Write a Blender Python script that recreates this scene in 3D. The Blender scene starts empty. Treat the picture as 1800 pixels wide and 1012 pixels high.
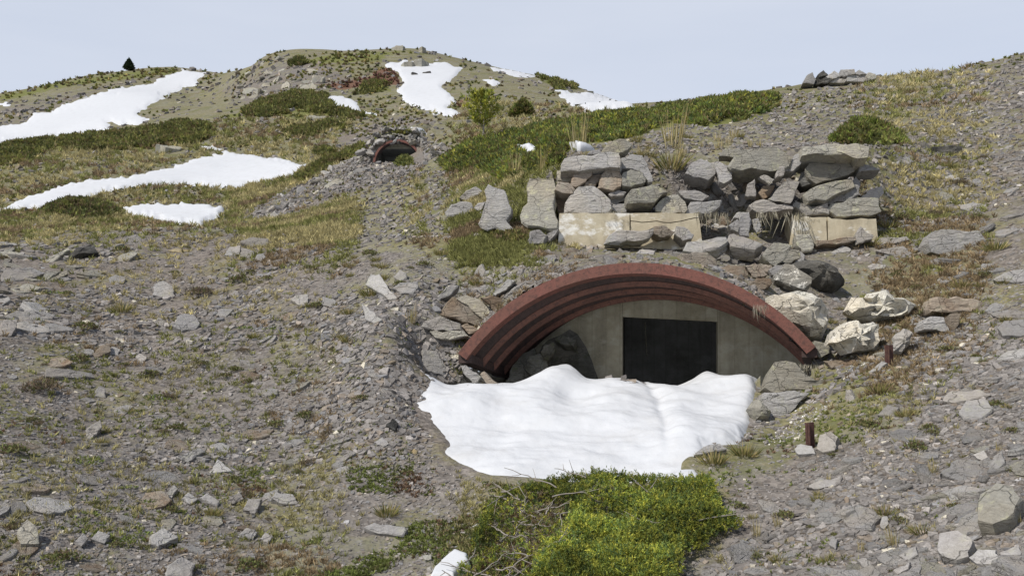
import numpy as np, math
rng = np.random.default_rng(7)
F, HY, CX = 1559.0, 580.0, 900.0            # pinhole of the photograph (1800 px wide), eye level at row 580
def P(px, py, y): return np.array([(px-CX)/F*y, y, (HY-py)/F*y])
def nrm(v): v = np.asarray(v, float); return v/np.linalg.norm(v)
# ---------------------------------------------------------------- noise
_perm = np.random.default_rng(3).permutation(4096)
_val = np.random.default_rng(4).random(4096)*2-1
def vnoise(x, y, seed=0):
    xi = np.floor(x).astype(np.int64); yi = np.floor(y).astype(np.int64)
    fx = x-xi; fy = y-yi
    fx = fx*fx*fx*(fx*(fx*6-15)+10); fy = fy*fy*fy*(fy*(fy*6-15)+10)
    def h(i, j): return _val[_perm[(_perm[(i+seed*131) & 4095]+j) & 4095]]
    return (h(xi,yi)*(1-fx)+h(xi+1,yi)*fx)*(1-fy)+(h(xi,yi+1)*(1-fx)+h(xi+1,yi+1)*fx)*fy
def fbm(x, y, wl, octv=4, seed=0, gain=.5):
    o = 0; a = 1
    for k in range(octv):
        o = o+a*vnoise(x/wl*2**k+17.3*k, y/wl*2**k-9.1*k, seed+k); a *= gain
    return o
def sstep(a, b, x):
    t = np.clip((x-a)/(b-a), 0, 1); return t*t*(3-2*t)
def poly(s): return np.array([[float(c) for c in q.split(',')] for q in s.split()])
def sdist(pts, pg):
    """signed distance, positive inside, pts (N,2)"""
    d = np.full(len(pts), 1e9); ins = np.zeros(len(pts), bool)
    n = len(pg)
    for i in range(n):
        a = pg[i]; b = pg[(i+1) % n]; e = b-a; w = pts-a
        t = np.clip((w@e)/max(e@e, 1e-9), 0, 1)
        q = w-t[:, None]*e
        d = np.minimum(d, (q*q).sum(1))
        c = ((a[1] <= pts[:,1]) & (b[1] > pts[:,1])) | ((b[1] <= pts[:,1]) & (a[1] > pts[:,1]))
        if e[1] != 0:
            xx = a[0]+(pts[:,1]-a[1])/e[1]*e[0]
            ins ^= c & (pts[:,0] < xx)
    return np.where(ins, 1, -1)*np.sqrt(d)
# ---------------------------------------------------------------- terrain control points: (column, row, metres ahead)
COMMON = """
-500,1050,4.2 -500,600,10 -500,440,15 -500,330,35 -500,300,50 -500,220,120 -500,200,170 -500,215,220
0,1300,3.4 0,1012,5 0,860,6 0,720,7.5 0,600,9.5 0,520,11.5 0,450,14 0,427,15.5 0,440,18 0,420,25 0,390,33 0,365,38 0,300,50 0,255,62 0,250,75 0,200,110 0,166,150 0,185,200
150,1012,5.2 150,800,7 150,650,9.2 150,520,12 150,440,14.5 150,405,16 150,424,20 150,405,27 150,378,34 150,330,43 150,270,57 150,238,75 150,200,95 150,139,160 150,165,220
300,1012,5.4 300,800,7.3 300,650,9.6 300,520,12.2 300,440,15 300,397,17 300,415,21 300,400,26 300,375,35 300,340,41 300,300,50 300,250,62 300,215,75 300,170,115 300,121,175 300,150,240
450,1012,5.6 450,820,7.4 450,700,8.8 450,580,10.6 450,480,13 450,420,15.5 450,402,18 450,395,24 430,375,32 450,330,42 500,290,50 500,250,60 500,200,75 500,150,95
600,1300,3.5 600,1012,5.7 600,860,6.9 600,740,8.2 600,620,9.5 600,500,11.6 600,440,13.5 600,405,16 600,370,24 600,330,33 600,285,43 600,272,50
700,740,8.1 700,650,9.0 700,560,10.0 700,480,11.3 700,430,13 700,400,15.5 700,360,23 700,315,31 700,286,39 700,272,42 680,255,46 720,240,46 700,225,60 700,200,72 700,150,90
750,1012,5.7 750,880,6.8 780,245,40 800,330,24 800,295,29 850,240,35 850,200,60
870,412,12.2 870,330,14.5 950,300,14 860,300,20 940,285,19 1000,260,22
900,1300,3.5 900,1012,5.6 900,885,6.6 1050,1012,5.5 1050,890,6.5 1200,1012,5.4 1200,890,6.4
900,225,38 900,205,60 900,150,90 900,119,115 900,150,150 1000,212,34 1000,195,60 1000,180,75 1000,141,115 1000,180,160
360,128,180 360,165,135 400,130,145 450,106,122 450,135,170 600,84,122 600,130,170 730,80,118 730,130,160 850,111,115 1120,186,110 1120,215,150
400,175,118 1060,165,108 1120,198,45 1120,205,65 1250,191,40 1250,205,60 1400,167,34 1400,180,52 1530,153,33 1530,170,50
1200,205,28 1300,200,25 1400,220,19 1300,250,15 1200,243,16 1100,235,21 1450,250,14.5 1540,255,14.3
1350,1300,3.4 1350,1012,5.2 1350,880,6.3 1350,800,7.2 1290,800,7.3 1500,1012,4.9 1500,880,5.8 1500,780,6.8 1500,700,7.9 1500,620,9.0 1500,540,10 1500,470,11 1500,430,11.8
1400,745,8.1 1410,680,8.7 1450,640,9.1
1650,1012,4.6 1650,880,5.5 1650,740,6.8 1650,620,8.3 1650,520,9.8 1650,440,11.3 1650,360,13 1650,300,14.6 1650,220,20 1650,150,30 1650,142,35 1650,160,52
1800,1250,3.2 1800,1012,4.3 1800,850,5.3 1800,700,6.7 1800,560,8.4 1800,440,10.3 1800,340,12.5 1800,260,15.5 1800,180,21 1800,120,31 1800,107,37 1800,130,55
2300,1012,3.8 2300,600,7 2300,300,12 2300,100,27 2300,50,36 2300,100,60
0,200,320 600,200,320 1120,230,320 1800,160,320 -500,220,320 2300,140,320
"""
HOLLOW = """
760,672,9.3 830,684,9.35 880,688,9.4 960,660,9.6 1003,655,9.75 1040,679,9.6 1075,670,9.7 1135,676,9.75 1240,656,9.75 1335,662,9.4
760,730,10.2 830,740,10.3 960,725,10.35 1040,735,10.4 1135,735,10.5 1240,722,10.5 1335,720,10.3 900,800,11.2 1130,810,11.2 1350,800,11.2
860,850,6.95 980,850,6.95 1100,852,6.95 760,785,7.7 728,722,8.5 1215,820,7.1 1300,772,7.8 1332,700,8.75
1000,755,8.05 1160,725,8.5 1250,700,8.9 880,725,8.5 1000,700,8.9 1100,790,7.6 900,790,7.6 1190,760,7.9
"""
COVER = """
815,612,9.95 870,548,9.9 950,495,9.85 1040,468,9.8 1130,459,9.75 1230,468,9.65 1320,508,9.55 1390,568,9.45 1435,615,9.35
950,452,11 1130,440,10.9 1300,455,10.5 1400,490,10.2 770,560,10.1
"""
BASE = "990,430,11.9 1100,433,11.8 1200,436,11.7 1300,442,11.5 1400,436,11.7 1540,424,11.9"
TOP = "1000,280,12.7 1100,270,12.9 1200,280,12.7 1300,272,12.7 1400,280,12.7 1500,270,12.7 1100,250,14.5 1000,268,15"
def pts(s):
    a = poly(s); return a
def tps(a, lam=2e-4):
    X = np.stack([(a[:,0]-CX)/F*3, np.log(a[:,2])*1.3], 1); v = (HY-a[:,1])/F
    n = len(a)
    d = np.linalg.norm(X[:,None]-X[None], axis=2)
    K = np.where(d > 0, d*d*np.log(np.maximum(d, 1e-9)), 0)+np.eye(n)*lam
    A = np.zeros((n+3, n+3)); A[:n,:n] = K; A[:n,n] = 1; A[:n,n+1:] = X; A[n,:n] = 1; A[n+1:,:n] = X.T
    w = np.linalg.solve(A, np.r_[v, 0, 0, 0])
    def f(s, t):
        Q = np.stack([s*3, t*1.3], -1).reshape(-1, 2); o = np.empty(len(Q))
        for i in range(0, len(Q), 20000):
            q = Q[i:i+20000]
            d2 = ((q[:,None]-X[None])**2).sum(2)
            o[i:i+20000] = .5*(d2*np.log(np.maximum(d2, 1e-18)))@w[:n]+w[n]+q@w[n+1:]
        return o.reshape(np.shape(s))
    return f
com = pts(COMMON)
fL = tps(np.r_[com, pts(HOLLOW), pts(BASE)])
fU = tps(np.r_[com, pts(COVER), pts(BASE)])
fA = tps(np.r_[com, pts(COVER), pts(TOP)])
# the two break lines of the slope: the shelter mouth and the stone wall
PL, PR = P(812, 624, 9.8), P(1434, 613, 9.2)
WL, WR = P(975, 420, 12.2), P(1545, 420, 12.2)
A2L, A2R = P(656, 285, 40.0), P(741, 285, 40.0)
def uv(x, y, a, b):
    e = (b-a)[:2]; L = np.linalg.norm(e); m = (a+b)[:2]/2
    dx, dy = x-m[0], y-m[1]
    return 2*(dx*e[0]+dy*e[1])/L**2, (-dx*e[1]+dy*e[0])/L
S0, S1, DS = -1.0, 1.0, 0.0025
T0, T1, DT = math.log(2.6), math.log(330), 0.0075
sg = np.arange(S0, S1+1e-9, DS); tg = np.arange(T0, T1, DT)
SS, TT = np.meshgrid(sg, tg, indexing='ij'); YY = np.exp(TT); XX = SS*YY
def blend(x, y, a, b, soft, w0, spread):
    u, v = uv(x, y, a, b)
    w = w0+np.maximum(np.abs(u)-1.0, 0)*spread
    return sstep(0, 1, (v-soft+w*.5*(np.abs(u) > 1))/w)
def ground_noise(x, y):
    n = 0
    for wl, amp, sd in ((26, .55, 1), (9, .22, 2), (3.2, .085, 3), (1.2, .04, 4), (.5, .02, 5), (.2, .009, 6)):
        k = sstep(.35, 1.2, wl/(.02*y))          # drop what is finer than the grid
        lim = np.clip((y-12)/40, 0, 1) if wl > 4 else 1
        n = n+vnoise(x/wl+sd*7.7, y/wl-sd*3.1, sd)*amp*k*lim
    return n
def surf(s, t, noise=True):
    y = np.exp(t); x = s*y
    L, U, A = fL(s, t), fU(s, t), fA(s, t)
    w1 = blend(x, y, PL, PR, 0.0, .07, 2.2)
    w2 = blend(x, y, WL, WR, .22, .35, 1.5)*(1-sstep(1.0, 1.3, np.abs(uv(x, y, WL, WR)[0]))*(1-sstep(1.2, 3.0, uv(x, y, WL, WR)[1])))
    E = L*(1-w1)+U*w1; E = E*(1-w2)+A*w2
    z = E*y
    u, v = uv(x, y, A2L, A2R)                    # the mound over the second shelter
    au = np.abs(u); L2 = np.linalg.norm(A2R-A2L)/2; R2 = (L2*L2+1.02**2)/2.04
    prof = np.where(au < 1, np.sqrt(np.maximum(R2*R2-(np.minimum(au, 1)*L2)**2, 0))-(R2-1.02)+.10, .10+.55*np.exp(-(au-1)**2/.5)*sstep(1, 1.25, au))
    stepw = np.where(au < 1.02, np.where(v > 0, 1., 0.), sstep(-.6*(au-1), .05+1.2*(au-1), v))
    z = z+prof*stepw*np.exp(-np.maximum(v, 0)**2/30)*(1-sstep(1.9, 3.2, au))
    if noise: z = z+ground_noise(x, y)
    return z
ZZ = surf(SS, TT)
# the snow lies on the hollow: the ground under it is lower
SNOW_BANK = poly("745,687 760,669 800,668 830,681 880,687 910,673 960,658 985,661 1003,653 1040,679 1075,669 1135,676 1180,663 1240,655 1335,659 1332,690 1325,738 1300,768 1262,778 1232,786 1222,802 1215,818 1222,838 1208,853 1100,860 1000,860 930,852 860,847 800,825 757,795 770,779 735,742 727,716 748,708")
PXg = SS*F+CX; PYg = HY-ZZ/YY*F
EE = ZZ/YY
MAXE = np.maximum.accumulate(EE, axis=1)
def hit(px, py, chunk=4000):
    px = np.atleast_1d(np.asarray(px, float)); py = np.atleast_1d(np.asarray(py, float))
    out = np.empty(len(px))
    for i in range(0, len(px), chunk):
        f = ((px[i:i+chunk]-CX)/F-S0)/DS; k = np.clip(f.astype(int), 0, len(sg)-2); f = np.clip(f-k, 0, 1)[:,None]
        col = MAXE[k]*(1-f)+MAXE[k+1]*f
        e = (HY-py[i:i+chunk])/F
        ok = col >= e[:,None]
        j = ok.argmax(1); r = np.arange(len(j))
        none = ~ok.any(1)
        j0 = np.maximum(j-1, 0)
        a, b = col[r,j0], col[r,j]
        g = np.where(b > a, (e-a)/np.maximum(b-a, 1e-9), 0)
        y = np.exp(tg[j0]+np.clip(g, 0, 1)*DT*(j > 0))
        y[none] = np.nan
        out[i:i+chunk] = y
    return out
def z_at(x, y):
    x = np.asarray(x, float); y = np.asarray(y, float)
    f = (x/y-S0)/DS; g = (np.log(y)-T0)/DT
    i = np.clip(f.astype(int), 0, len(sg)-2); j = np.clip(g.astype(int), 0, len(tg)-2)
    f = f-i; g = g-j
    return (ZZ[i,j]*(1-f)+ZZ[i+1,j]*f)*(1-g)+(ZZ[i,j+1]*(1-f)+ZZ[i+1,j+1]*f)*g
def n_at(x, y, h=None):
    x = np.asarray(x, float); y = np.asarray(y, float)
    h = .02*y if h is None else h
    gx = (z_at(x+h, y)-z_at(x-h, y))/(2*h); gy = (z_at(x, y+h)-z_at(x, y-h))/(2*h)
    n = np.stack([-gx, -gy, np.ones_like(gx)], -1)
    return n/np.linalg.norm(n, axis=-1, keepdims=True)
import bpy, random
random.seed(5)
C = bpy.context.scene.collection
scn = bpy.context.scene
# ---------------------------------------------------------------- mesh helpers
def fast_mesh(name, verts, faces, cols=None, smooth=False):
    """faces: list of (n,k) index arrays"""
    me = bpy.data.meshes.new(name)
    verts = np.asarray(verts, np.float32); me.vertices.add(len(verts)); me.vertices.foreach_set('co', verts.ravel())
    faces = [np.asarray(f, np.int32) for f in faces if len(f)]
    idx = np.concatenate([f.ravel() for f in faces]); tot = np.concatenate([np.full(len(f), f.shape[1], np.int32) for f in faces])
    st = np.concatenate([[0], np.cumsum(tot)[:-1]]).astype(np.int32)
    me.loops.add(len(idx)); me.loops.foreach_set('vertex_index', idx)
    me.polygons.add(len(tot)); me.polygons.foreach_set('loop_start', st); me.polygons.foreach_set('loop_total', tot)
    me.polygons.foreach_set('use_smooth', np.full(len(tot), smooth))
    me.update(calc_edges=True)
    if cols is not None:
        a = me.color_attributes.new('col', 'FLOAT_COLOR', 'POINT')
        c = np.ones((len(verts), 4), np.float32); c[:, :3] = cols; a.data.foreach_set('color', c.ravel())
    return me
def link(name, me, mat=None, loc=(0,0,0), parent=None, label=None, cat=None, group=None, kind=None):
    o = bpy.data.objects.new(name, me); C.objects.link(o); o.location = loc
    if mat is not None and me is not None and not me.materials: me.materials.append(mat)
    if parent is not None: o.parent = parent
    if cat and not kind: kind = 'thing'
    for k, v in (('label', label), ('category', cat), ('group', group), ('kind', kind)):
        if v: o[k] = v
    return o
# ---------------------------------------------------------------- material helpers
class NT:
    def __init__(s, name):
        s.m = bpy.data.materials.new(name); s.m.use_nodes = True; s.t = s.m.node_tree; s.t.nodes.clear()
        s.out = s.n('OutputMaterial'); s.tc = None
    def n(s, typ, ins=None, **kw):
        nd = s.t.nodes.new('ShaderNode'+typ)
        for k, v in kw.items(): setattr(nd, k, v)
        for k, v in (ins or {}).items(): s.set(nd.inputs[k], v)
        return nd
    def set(s, sock, v):
        if isinstance(v, bpy.types.NodeSocket): s.t.links.new(v, sock)
        else:
            if isinstance(v, tuple) and len(v) == 3 and sock.type == 'RGBA': v = v+(1,)
            sock.default_value = v
    def obj(s):
        if not s.tc: s.tc = s.n('TexCoord')
        return s.tc.outputs['Object']
    def noise(s, scale, detail=5, rough=.6, vec=None, dist=0):
        return s.n('TexNoise', {'Vector': vec or s.obj(), 'Scale': scale, 'Detail': detail, 'Roughness': rough, 'Distortion': dist}).outputs['Fac']
    def ramp(s, fac, stops):
        r = s.n('ValToRGB', {'Fac': fac}); e = r.color_ramp.elements
        while len(e) < len(stops): e.new(.5)
        for el, (p, c) in zip(e, stops): el.position = p; el.color = (c+(1,)) if isinstance(c, tuple) else (c, c, c, 1)
        return r.outputs['Color']
    def mix(s, fac, a, b, mode='MIX'):
        m = s.n('Mix', data_type='RGBA', blend_type=mode); s.set(m.inputs[0], fac); s.set(m.inputs[6], a); s.set(m.inputs[7], b); return m.outputs[2]
    def math(s, op, a, b=0., clamp=False):
        m = s.n('Math', operation=op, use_clamp=clamp); s.set(m.inputs[0], a); s.set(m.inputs[1], b); return m.outputs[0]
    def scaled(s, sc, rot=(0,0,0)):
        return s.n('Mapping', {'Vector': s.obj(), 'Scale': sc, 'Rotation': rot}).outputs[0]
    def bump(s, h, dist=.02, strength=1., normal=None):
        b = s.n('Bump', {'Height': h, 'Distance': dist, 'Strength': strength})
        if normal is not None: s.set(b.inputs['Normal'], normal)
        return b.outputs[0]
    def pbr(s, col, rough=.9, normal=None, spec=.25, **kw):
        p = s.n('BsdfPrincipled'); s.set(p.inputs['Base Color'], col); s.set(p.inputs['Roughness'], rough); s.set(p.inputs['Specular IOR Level'], spec)
        if normal is not None: s.set(p.inputs['Normal'], normal)
        for k, v in kw.items(): s.set(p.inputs[k], v)
        s.t.links.new(p.outputs[0], s.out.inputs[0]); return s.m
def rock_mat(name, dark, light, lichen=.0, lcol=(.36,.36,.26), strata=1., rust=0., spread=.35, bs=1.):
    k = NT(name)
    rnd = k.n('ObjectInfo').outputs['Random']
    off = k.n('VectorMath', {0: k.obj()}, operation='ADD'); k.set(off.inputs[1], k.n('CombineXYZ', {0: k.math('MULTIPLY', rnd, 37.), 1: k.math('MULTIPLY', rnd, 91.)}).outputs[0])
    v = off.outputs[0]
    st = k.n('Mapping', {'Vector': v, 'Scale': (1.2, 1.2, 6.)}); k.set(st.inputs['Rotation'], k.n('CombineXYZ', {0: k.math('SUBTRACT', k.math('MULTIPLY', rnd, 1.3), .4), 1: k.math('SINE', k.math('MULTIPLY', rnd, 40.))}).outputs[0]); st = st.outputs[0]
    cr = k.n('TexVoronoi', {'Vector': k.n('VectorMath', {0: v, 1: k.n('CombineXYZ', {0: k.math('MULTIPLY', k.noise(4., 3, .6, v), .5), 1: k.math('MULTIPLY', k.noise(5., 3, .6, v), .4)}).outputs[0]}, operation='ADD').outputs[0], 'Scale': 2.6}, feature='DISTANCE_TO_EDGE').outputs['Distance']
    crk = k.ramp(cr, [(.0, 1.), (.018, 0.)])
    n1 = k.noise(3.2, 6, .65, v); n2 = k.noise(5., 6, .7, st); n3 = k.noise(38., 3, .7, v)
    col = k.mix(k.math('MULTIPLY', n2, 1.), dark, light)
    col = k.mix(k.ramp(n1, [(.38, 0.), (.68, 1.)]), col, k.mix(.6, light, (.24, .235, .215)))
    col = k.mix(k.ramp(n3, [(.3, .55), (.7, 0.)]), col, k.mix(1., col, (.55, .53, .5), 'MULTIPLY'))
    if rust: col = k.mix(k.math('MULTIPLY', k.ramp(k.noise(2.3, 4, .6, v), [(.5, 0.), (.64, 1.)]), rust), col, (.16, .095, .05))
    if lichen: col = k.mix(k.math('MULTIPLY', k.ramp(k.noise(9., 6, .75, v), [(.55, 0.), (.63, 1.)]), lichen), col, lcol)
    col = k.mix(k.math('MULTIPLY', crk, .38), col, k.mix(1., col, (.3,.28,.26), 'MULTIPLY'))
    col = k.mix(k.ramp(k.noise(1.4, 3, .5, v), [(.45, 0.), (.6, .4)]), col, k.mix(1., col, (1.1,.98,.82), 'MULTIPLY'))
    br = k.math('ADD', k.math('MULTIPLY', rnd, spread*2), 1-spread)
    col = k.mix(1., col, k.n('CombineColor', {0: br, 1: br, 2: br}).outputs[0], 'MULTIPLY')
    h = k.math('SUBTRACT', k.math('MULTIPLY', n2, .9*strata), k.math('MULTIPLY', crk, .25)); h = k.math('ADD', h, k.math('ADD', k.math('MULTIPLY', n1, .5), k.math('MULTIPLY', n3, .25)))
    return k.pbr(col, .88, k.bump(h, .05*bs, .9), .2)
M = {}
M['slate'] = rock_mat('grey_slate', (.20,.193,.192), (.42,.405,.395), .3, spread=.25)
M['pale'] = rock_mat('pale_slate', (.29,.28,.275), (.50,.485,.465), .35, spread=.15)
M['brown'] = rock_mat('brown_slate', (.18,.145,.115), (.39,.325,.255), .3, rust=.5, spread=.25)
M['lichen'] = rock_mat('lichened_slate', (.20,.188,.165), (.43,.41,.345), .75, (.43,.42,.29), spread=.25)
M['dark'] = rock_mat('black_or_shaded_slate', (.014,.014,.014), (.05,.049,.046), .1, (.2,.2,.17), spread=.1)
M['limestone'] = rock_mat('crumbly_limestone', (.60,.56,.45), (.86,.83,.74), .5, (.85,.84,.8), strata=.4, spread=.06, bs=2.4)
M['quartz'] = rock_mat('quartz_veined_slate', (.17,.165,.15), (.3,.29,.26), .9, (.72,.70,.64), spread=.05)
M['ochre'] = rock_mat('ochre_stone', (.25,.19,.10), (.48,.40,.24), .2, spread=.1)
M['shade_dark'] = rock_mat('shade_dark_mossy_stone', (.03,.03,.024), (.10,.095,.075), .5, (.07,.08,.03), spread=.2)  # stones darkened in colour for the shade inside the shelter, greenish flecks
M['hillrock'] = rock_mat('pale_boulder', (.22,.215,.18), (.40,.39,.33), .4, (.30,.31,.2), spread=.2)
def col_mat(name, rough=.8, transl=0., nz=0., spec=.2):
    k = NT(name); a = k.n('Attribute', attribute_name='col').outputs['Color']
    if nz: a = k.mix(1., a, k.ramp(k.noise(nz, 3, .7), [(.3, .62), (.7, 1.25)]), 'MULTIPLY')
    m = k.pbr(a, rough, None, spec)
    if transl:
        p = [n for n in k.t.nodes if n.type == 'BSDF_PRINCIPLED'][0]
        tr = k.n('BsdfTranslucent', {'Color': a}); mx = k.n('MixShader', {0: transl}); k.t.links.new(p.outputs[0], mx.inputs[1]); k.t.links.new(tr.outputs[0], mx.inputs[2]); k.t.links.new(mx.outputs[0], k.out.inputs[0])
    return m
M['chips'] = col_mat('slate_chips', .85, 0, 60.)
M['leaf'] = col_mat('foliage', .65, .38)
M['grass'] = col_mat('dry_grass', .8, .3)
def snow_mat():
    k = NT('old_snow')
    n1 = k.noise(1.6, 5, .6); n2 = k.noise(14., 4, .65); n3 = k.noise(70., 2, .6)
    h = k.math('ADD', k.math('MULTIPLY', n1, 1.), k.math('ADD', k.math('MULTIPLY', n2, .09), k.math('MULTIPLY', n3, .03)))
    col = k.mix(k.ramp(k.noise(2.6, 6, .7), [(.45, 0.), (.75, .5)]), (.515,.525,.54), (.44,.44,.44))
    col = k.mix(k.ramp(k.noise(1.3, 8, .75), [(.55, 0.), (.72, .35)]), col, (.40,.39,.375))
    spk = k.ramp(k.noise(60., 2, .5), [(.70, 0.), (.75, 1.)])
    col = k.mix(k.math('MULTIPLY', spk, .5), col, (.35,.33,.30))
    return k.pbr(col, .55, k.bump(h, .035, .6), .2)
M['snow'] = snow_mat()
def concrete_mat(name, base, stain, pale, amt, boards=.3):
    k = NT(name)
    n1 = k.noise(1.7, 6, .65); n2 = k.noise(9., 5, .7); n3 = k.noise(60., 3, .6)
    col = k.mix(k.ramp(n1, [(.35, 0.), (.65, 1.)]), base, stain)
    v = k.scaled((2.2, 2.2, .35)); col = k.mix(k.math('MULTIPLY', k.ramp(k.noise(3., 4, .6, v), [(.5, 0.), (.72, 1.)]), .55), col, k.mix(.5, stain, (.06,.055,.05)))
    col = k.mix(k.math('MULTIPLY', k.ramp(k.noise(2.1, 5, .7, k.scaled((1, 1, 1.9), (.3, 0, 0))), [(.52, 0.), (.6, 1.)]), amt), col, pale)
    col = k.mix(k.ramp(n2, [(.35, .45), (.6, 0.)]), col, k.mix(1., col, (.6,.58,.55), 'MULTIPLY'))
    col = k.mix(k.ramp(k.noise(1.1, 7, .75), [(.52, 0.), (.66, .55)]), col, k.mix(1., col, (.5,.48,.42), 'MULTIPLY'))
    wv = k.n('TexWave', {'Vector': k.obj(), 'Scale': 1.9, 'Distortion': .4, 'Detail': 2.}, bands_direction='X').outputs['Fac']; bl = k.ramp(wv, [(.0, 1.), (.05, 0.)])
    col = k.mix(k.math('MULTIPLY', bl, boards), col, k.mix(1., col, (.6,.58,.55), 'MULTIPLY'))
    return k.pbr(col, .9, k.bump(k.math('ADD', n2, k.math('MULTIPLY', n3, .4)), .01, .7), .2)
M['concrete'] = concrete_mat('weathered_concrete', (.53,.475,.35), (.47,.40,.28), (.80,.78,.72), .9, 0.)
M['grey_concrete'] = concrete_mat('grey_concrete', (.42,.39,.295), (.32,.285,.2), (.48,.455,.37), .4)
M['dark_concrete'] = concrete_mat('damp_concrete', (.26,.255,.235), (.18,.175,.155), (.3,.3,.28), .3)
def rust_mat(name, a, b, c):
    k = NT(name)
    n1 = k.noise(2.2, 6, .65); n2 = k.noise(24., 5, .7); n3 = k.noise(90., 3, .7)
    col = k.mix(k.ramp(n1, [(.35, 0.), (.65, 1.)]), a, b)
    col = k.mix(k.ramp(n2, [(.48, 0.), (.62, .8)]), col, c)
    col = k.mix(k.ramp(n3, [(.35, .5), (.55, 0.)]), col, k.mix(1., col, (.5,.48,.48), 'MULTIPLY'))
    return k.pbr(col, k.ramp(n2, [(.3, .6), (.7, .9)]), k.bump(k.math('ADD', n2, n3), .006, .6), .3)
M['rust'] = rust_mat('rusted_steel', (.085,.05,.042), (.062,.043,.038), (.045,.037,.035))
M['rib'] = rust_mat('lit_tone_rib', (.21,.095,.068), (.15,.075,.055), (.10,.06,.05))  # ridge light put in the colour: ribs paler, lining kept dark between
M['flange'] = rust_mat('red_oxide_steel', (.185,.07,.054), (.15,.068,.05), (.09,.048,.04))
M['oldrust'] = rust_mat('dark_rust', (.085,.038,.032), (.06,.032,.028), (.11,.06,.04))
def terrain_mat():
    k = NT('alpine_ground')
    z = k.n('SeparateColor', {0: k.n('Attribute', attribute_name='zone').outputs['Color']})
    n1 = k.noise(.9, 9, .68); n2 = k.noise(7., 6, .7); n3 = k.noise(.22, 6, .65); n4 = k.noise(2.8, 7, .7)
    vo = k.n('TexVoronoi', {'Vector': k.scaled((1, 1, 1.6)), 'Scale': 26., 'Randomness': 1.})
    vo2 = k.n('TexVoronoi', {'Vector': k.scaled((1, 1, 1.6), (0, 0, .5)), 'Scale': 5.5, 'Randomness': 1.})
    g1 = k.n('SeparateColor', {0: vo.outputs['Color']}).outputs[0]; g2 = k.n('SeparateColor', {0: vo2.outputs['Color']}).outputs[0]
    scree = k.mix(g1, (.07,.062,.056), (.25,.229,.21))
    scree = k.mix(.35, scree, k.mix(g2, (.08,.073,.067), (.195,.18,.168)))
    scree = k.mix(k.ramp(n3, [(.4, 0.), (.65, .6)]), scree, k.mix(1., scree, (1.12, 1.0, .86), 'MULTIPLY'))
    scree = k.mix(k.ramp(n4, [(.52, 0.), (.7, .6)]), scree, (.115,.10,.075))
    grass = k.mix(k.ramp(n4, [(.32, 0.), (.66, 1.)]), (.135,.13,.06), (.33,.29,.17))
    grass = k.mix(k.ramp(n3, [(.38, 0.), (.6, .5)]), grass, (.17,.13,.085))
    n5 = k.noise(26., 4, .75)
    grass = k.mix(k.ramp(n5, [(.42, 0.), (.6, .75)]), grass, (.115,.118,.048))
    grass = k.mix(k.ramp(k.noise(13., 3, .7), [(.56, 0.), (.64, .7)]), grass, (.27,.26,.235))
    grass = k.mix(k.ramp(n2, [(.35, .7), (.6, 0.)]), grass, k.mix(1., grass, (.5,.5,.45), 'MULTIPLY'))
    n6 = k.noise(.6, 9, .78)
    grass = k.mix(k.ramp(n6, [(.46, .0), (.58, .5)]), grass, k.mix(n5, (.12,.118,.10), (.27,.26,.235)))
    grass = k.mix(k.ramp(k.noise(.42, 8, .75), [(.52, .0), (.6, .8)]), grass, k.mix(n5, (.07,.075,.03), (.15,.15,.055)))
    green = k.mix(k.ramp(n2, [(.3, 0.), (.7, 1.)]), (.09,.10,.034), (.18,.18,.06))
    red = k.mix(k.ramp(n2, [(.3, 0.), (.7, 1.)]), (.105,.055,.04), (.17,.10,.065))
    def mask(c, n, sh=5.): return k.math('ADD', k.math('MULTIPLY', k.math('ADD', c, k.math('SUBTRACT', k.math('MULTIPLY', n, 2.0), 1.5)), sh), .5, True)
    col = k.mix(mask(z.outputs[0], n1), scree, grass)
    col = k.mix(mask(z.outputs[1], n1, 7.), col, green)
    col = k.mix(mask(z.outputs[2], n1, 7.), col, red)
    h = k.math('ADD', k.math('MULTIPLY', vo.outputs['Distance'], .5), k.math('ADD', k.math('MULTIPLY', n2, .8), k.math('MULTIPLY', g2, .35)))
    return k.pbr(col, .95, k.bump(h, .03, .7), .12)
M['terrain'] = terrain_mat()
# ---------------------------------------------------------------- ground zones (what grows where)
PPg = np.stack([PXg.ravel(), PYg.ravel()], 1)
Yf = YY.ravel()
Gz = np.full(len(Yf), .52); Dz = np.zeros(len(Yf)); Rz = np.zeros(len(Yf))
Gz += np.where(Yf > 18, .2, 0)
def zone(arr, s, val, soft=25., ymin=0, ymax=999, mode='set'):
    pg = poly(s) if isinstance(s, str) else s
    lo, hi = pg.min(0)-soft, pg.max(0)+soft
    m = np.where((PPg[:,0] > lo[0]) & (PPg[:,0] < hi[0]) & (PPg[:,1] > lo[1]) & (PPg[:,1] < hi[1]) & (Yf > ymin) & (Yf < ymax))[0]
    if not len(m): return
    w = sstep(-soft, soft, sdist(PPg[m], pg))
    arr[m] = arr[m]*(1-w)+val*w
zone(Gz, "-900,2200 -900,440 0,432 140,408 400,402 520,412 620,470 700,520 760,620 720,760 760,850 600,900 480,1060 480,2200", .37, 20, 0, 17)
zone(Gz, "470,2200 470,960 560,880 700,850 880,862 880,2200", .62, 45, 0, 9)
zone(Gz, "520,960 560,780 700,720 760,800 800,860 640,900", .46, 40, 0, 12)
zone(Gz, "380,398 520,382 640,335 760,300 850,330 840,390 930,450 900,474 760,448 640,430 480,412", .76, 18, 11, 60)
zone(Gz, "-400,440 0,425 140,402 250,392 380,398 380,380 230,388 60,372 -400,372", .9, 8, 14, 60)
zone(Gz, "590,470 720,520 790,640 700,660 620,600", .52, 30, 0, 14)
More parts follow.
